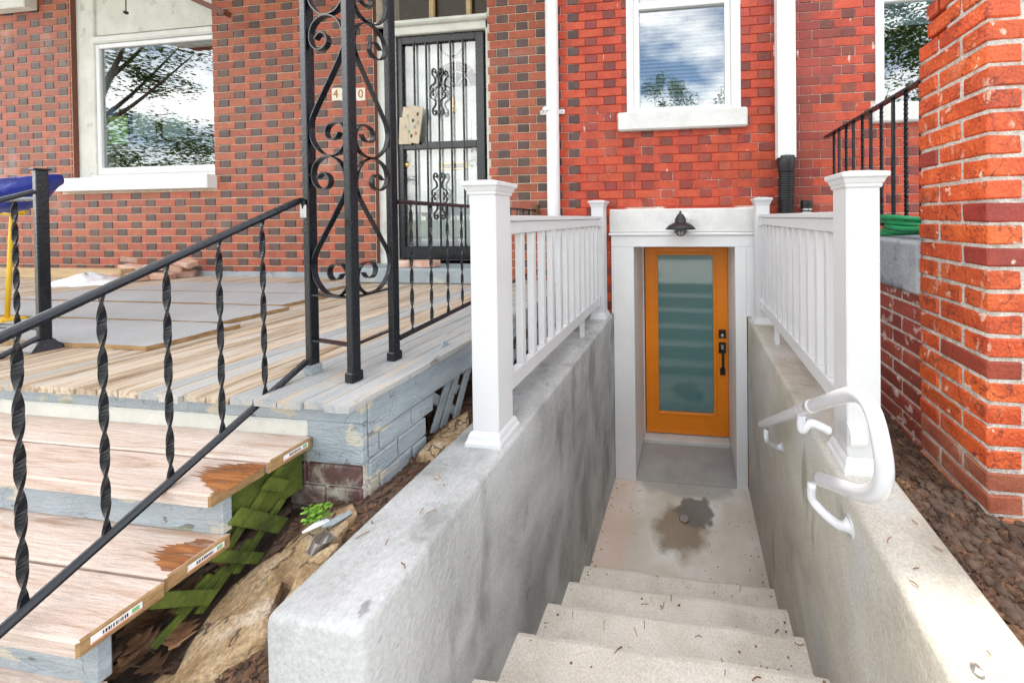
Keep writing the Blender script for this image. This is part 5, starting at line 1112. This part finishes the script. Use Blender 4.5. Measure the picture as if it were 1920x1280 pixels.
# catkins and crumbs on the concrete
b = MB()
def surf_z(x, y):
    for k in range(5):
        y1 = 1.9975 - .264 * k
        if y1 - .26 < y <= y1 - .012: return .115 + .1915 * k + .003
    return .002 if y > 2.0 else None
for i in range(140):
    x, y = random.uniform(-.66, .45), random.uniform(.70, 2.85); z = surf_z(x, y)
    if z is None: continue
    if y > 2.0 and random.random() < .45: continue
    L_ = random.uniform(.010, .045); a_ = random.uniform(0, 6.3); cv_ = random.uniform(-1.6, 1.6); pts = [Vector((x, y, z))]
    for k in range(5): a_ += cv_ / 5; pts.append(pts[-1] + Vector((math.cos(a_), math.sin(a_), 0)) * L_ / 5)
    b.tube(pts, random.uniform(.0010, .0024), 5)
for i in range(260):
    x = random.choice((random.gauss(.44, .03), random.gauss(-.66, .02), random.uniform(-.66, .45))); y = random.uniform(.7, 2.8); z = surf_z(x, y)
    if z is None or not -.68 < x < .462: continue
    s_ = random.uniform(.0015, .005); b.box((x - s_, y - s_ * .6, z), (x + s_, y + s_ * .6, z + s_ * .8))
for i in range(40):
    x, y = random.choice(((random.uniform(-.9, -.7), random.uniform(.7, 1.1)), (random.uniform(.48, .64), random.uniform(.6, 1.1)), (random.uniform(.50, .62), random.uniform(1.4, 2.6)), (random.uniform(-.9, -.7), random.uniform(1.3, 2.6))))
    L_ = random.uniform(.006, .03); a_ = random.uniform(0, 6.3); pts = [Vector((x, y, WZ + .005))]
    for k in range(4): a_ += random.uniform(-.5, .5); pts.append(pts[-1] + Vector((math.cos(a_), math.sin(a_), 0)) * L_ / 4)
    b.tube(pts, .0012, 5)
o = b.build('catkin_litter', 'catkin'); o['kind'] = 'stuff'; tag(o, 'dry brown catkins and crumbs scattered over the concrete steps', 'litter')
# dead leaves in the corner of a step
b = MB()
sl_ = thing('leaf_clump', 'clump of dead brown leaves in the corner of a concrete step', 'leaves')
for i in range(7):
    o = bpy.data.objects.new('leaf', lms[i % 5]); COL.objects.link(o); o.parent = sl_; o.location = (.42 + random.uniform(-.03, .02), 1.10 + random.uniform(-.05, .05), .69 + .01 + i * .004); o.rotation_euler = (random.uniform(-1, 1), random.uniform(-.6, .6), random.uniform(0, 6)); o.scale = (.6,) * 3
# rusty bolt on the tan wall
k = pZ(1832, 1257, WZ); MB().lathe([(.010, 0), (.010, .004), (.006, .007), (.004, .010)], 12, Matrix.Translation(k)).build('anchor_bolt', 'steel'); tag(bpy.context.scene.objects['anchor_bolt'], 'small steel bolt set in the top of the tan wall', 'bolt')
# ------------------------------------------------------------------ porch roof over the left porch
pr3 = thing('porch_roof', 'shallow porch roof above the iron column', 'roof')
part('ceiling', 'cream_trim', pr3, [((-9, .95, 5.45), (-1.10, FY - .01, 5.48))], 0); part('beam', 'cream_trim', pr3, [((-9, .98, 5.402), (-1.10, 1.12, 5.449))], .004)
part('roof_deck', 'shell', pr3, [((-9.1, .75, 5.481), (-1.0, FY - .009, 5.58))], 0)
part('ledger', 'cream_trim', pr3, [((-9, FY - .09, pY(40, 14, FY - .08).z), (pY(48, 5, FY - .08).x, FY - .012, 5.449))], .006)
part('bracing', 'brown_wood', pr3, [((-.5, -.025, -.03), (.5, .025, .03))], .006)
br = [c for c in pr3.children if c.name.startswith('bracing')][0]
A, B_ = pY(402, 16, FY - .20), pY(335, -14, FY - .20); d = (A - B_); br.matrix_local = MT((A + B_) / 2 - d * .25, d, Vector((0, 1, 0)).cross(d))
wk = thing('hanging_wire', 'short dark wire hanging in front of the picture window top', 'wire')
A = pY(236, -30, FY - .02); B_ = pY(236, 22, FY - .02); MB().tube([A, B_], .004, 6).build('wire', 'black_metal', wk); MB().lathe([(.006, 0), (.018, .01), (.016, .03), (.006, .035)], 10, Matrix.Translation(B_ - Vector((0, 0, .03)))).build('bob', 'black_metal', wk, True)
# ------------------------------------------------------------------ trees across the street, seen in the window panes
def crown_mesh(seed, n=11000, cl_=60, lobes=None):
    rnd = random.Random(seed); b = MB(); cents = []
    for i in range(cl_):
        a_ = rnd.uniform(0, 6.28); zq = rnd.uniform(-.9, 1); rad = math.sqrt(max(0, 1 - zq * zq)) * rnd.uniform(.35, 1); cents.append((Vector((rad * math.cos(a_), rad * math.sin(a_), zq)), rnd.uniform(.12, .30)))
    for i in range(n):
        c_, r2 = rnd.choice(cents); d = Vector((rnd.gauss(0, 1), rnd.gauss(0, 1), rnd.gauss(0, .8))).normalized() * r2 * rnd.random() ** .4; p = c_ + d; s_ = rnd.uniform(.012, .030)
        M = Matrix.Translation(p) @ Matrix.Rotation(rnd.uniform(0, 6.3), 4, 'Z') @ Matrix.Rotation(rnd.uniform(-1.2, 1.2), 4, 'X')
        b.add([M @ Vector(q_) for q_ in ((-s_, 0, 0), (0, -s_ * .5, 0), (s_, 0, s_ * .2), (0, s_ * .5, 0))], [(0, 1, 2, 3)])
    me = b.mesh('crown'); me.materials.append(MATS['leaf_green']); return me
crm = [crown_mesh(1), crown_mesh(2), crown_mesh(5)]
def tree(lab, x, y, h, rx, rz, kind):
    g = SWZ - .05; t = thing('street_tree', lab, 'tree', 'trees across the street', (x, y, g)); b = MB(); rnd = random.Random(kind * 9 + int(x * 3)); zc = h - rz
    b.tube([(0, 0, -.2), (.05, 0, h * .25), (-.05, .06, h * .5), (0, 0, zc + rz * .1)], [.05 * rx + .08, .045 * rx + .06, .03 * rx + .05, .03], 10)
    for i in range(7):
        a_ = rnd.uniform(0, 6.3); z0 = h * rnd.uniform(.3, .6); e_ = Vector((rx * .75 * math.cos(a_), rx * .75 * math.sin(a_), zc + rz * rnd.uniform(-.3, .7))); b.tube(smooth_path([(0, 0, z0), e_ * .45 + Vector((0, 0, z0 * .5)), e_], 4), [.07 - .0075 * k for k in range(9)], 6)
    b.build('trunk', 'tree_bark', t, True); o = bpy.data.objects.new('crown', crm[kind % 3]); COL.objects.link(o); o.parent = t; o.location = (0, 0, zc); o.scale = (rx, rx, rz); o.rotation_euler = (0, 0, rnd.uniform(0, 6)); return t
tree('slender tree mirrored in the window above the orange door', -1.3, -13.2, 9.2, 2.3, 3.6, 0)
tree('round tree mirrored at the edge of the window above the door', 2.9, -14.8, 8.6, 2.6, 3.2, 1)
tree('broad tree mirrored in the dark right hand window', 10.5, -9.8 - 4.5, 13.5, 5.2, 5.2, 2)
tree('tall tree mirrored behind the iron railing window', 16.5, -15, 14, 5.5, 5.5, 0)
tree('low bushy tree mirrored in the picture window', -20.5, -4.8, 5.0, 3.2, 2.3, 1)
tree('leafy tree mirrored at the right of the picture window', -21, -12.5, 6.0, 3.4, 2.8, 2)
tree('bushy tree mirrored low in the picture window', -29, -8.8, 7.2, 4.2, 3.0, 0)
tree('overhanging tree mirrored at the top of the picture window', -18.0, -1.9, 9.2, 2.9, 2.0, 2)
tree('spreading tree far along the street mirrored in glass', -33, -18.5, 9.4, 5, 4, 1)
tree('tree opposite the storm door mirrored in its glass', -11, -15.2, 8.2, 3.6, 3.3, 2)
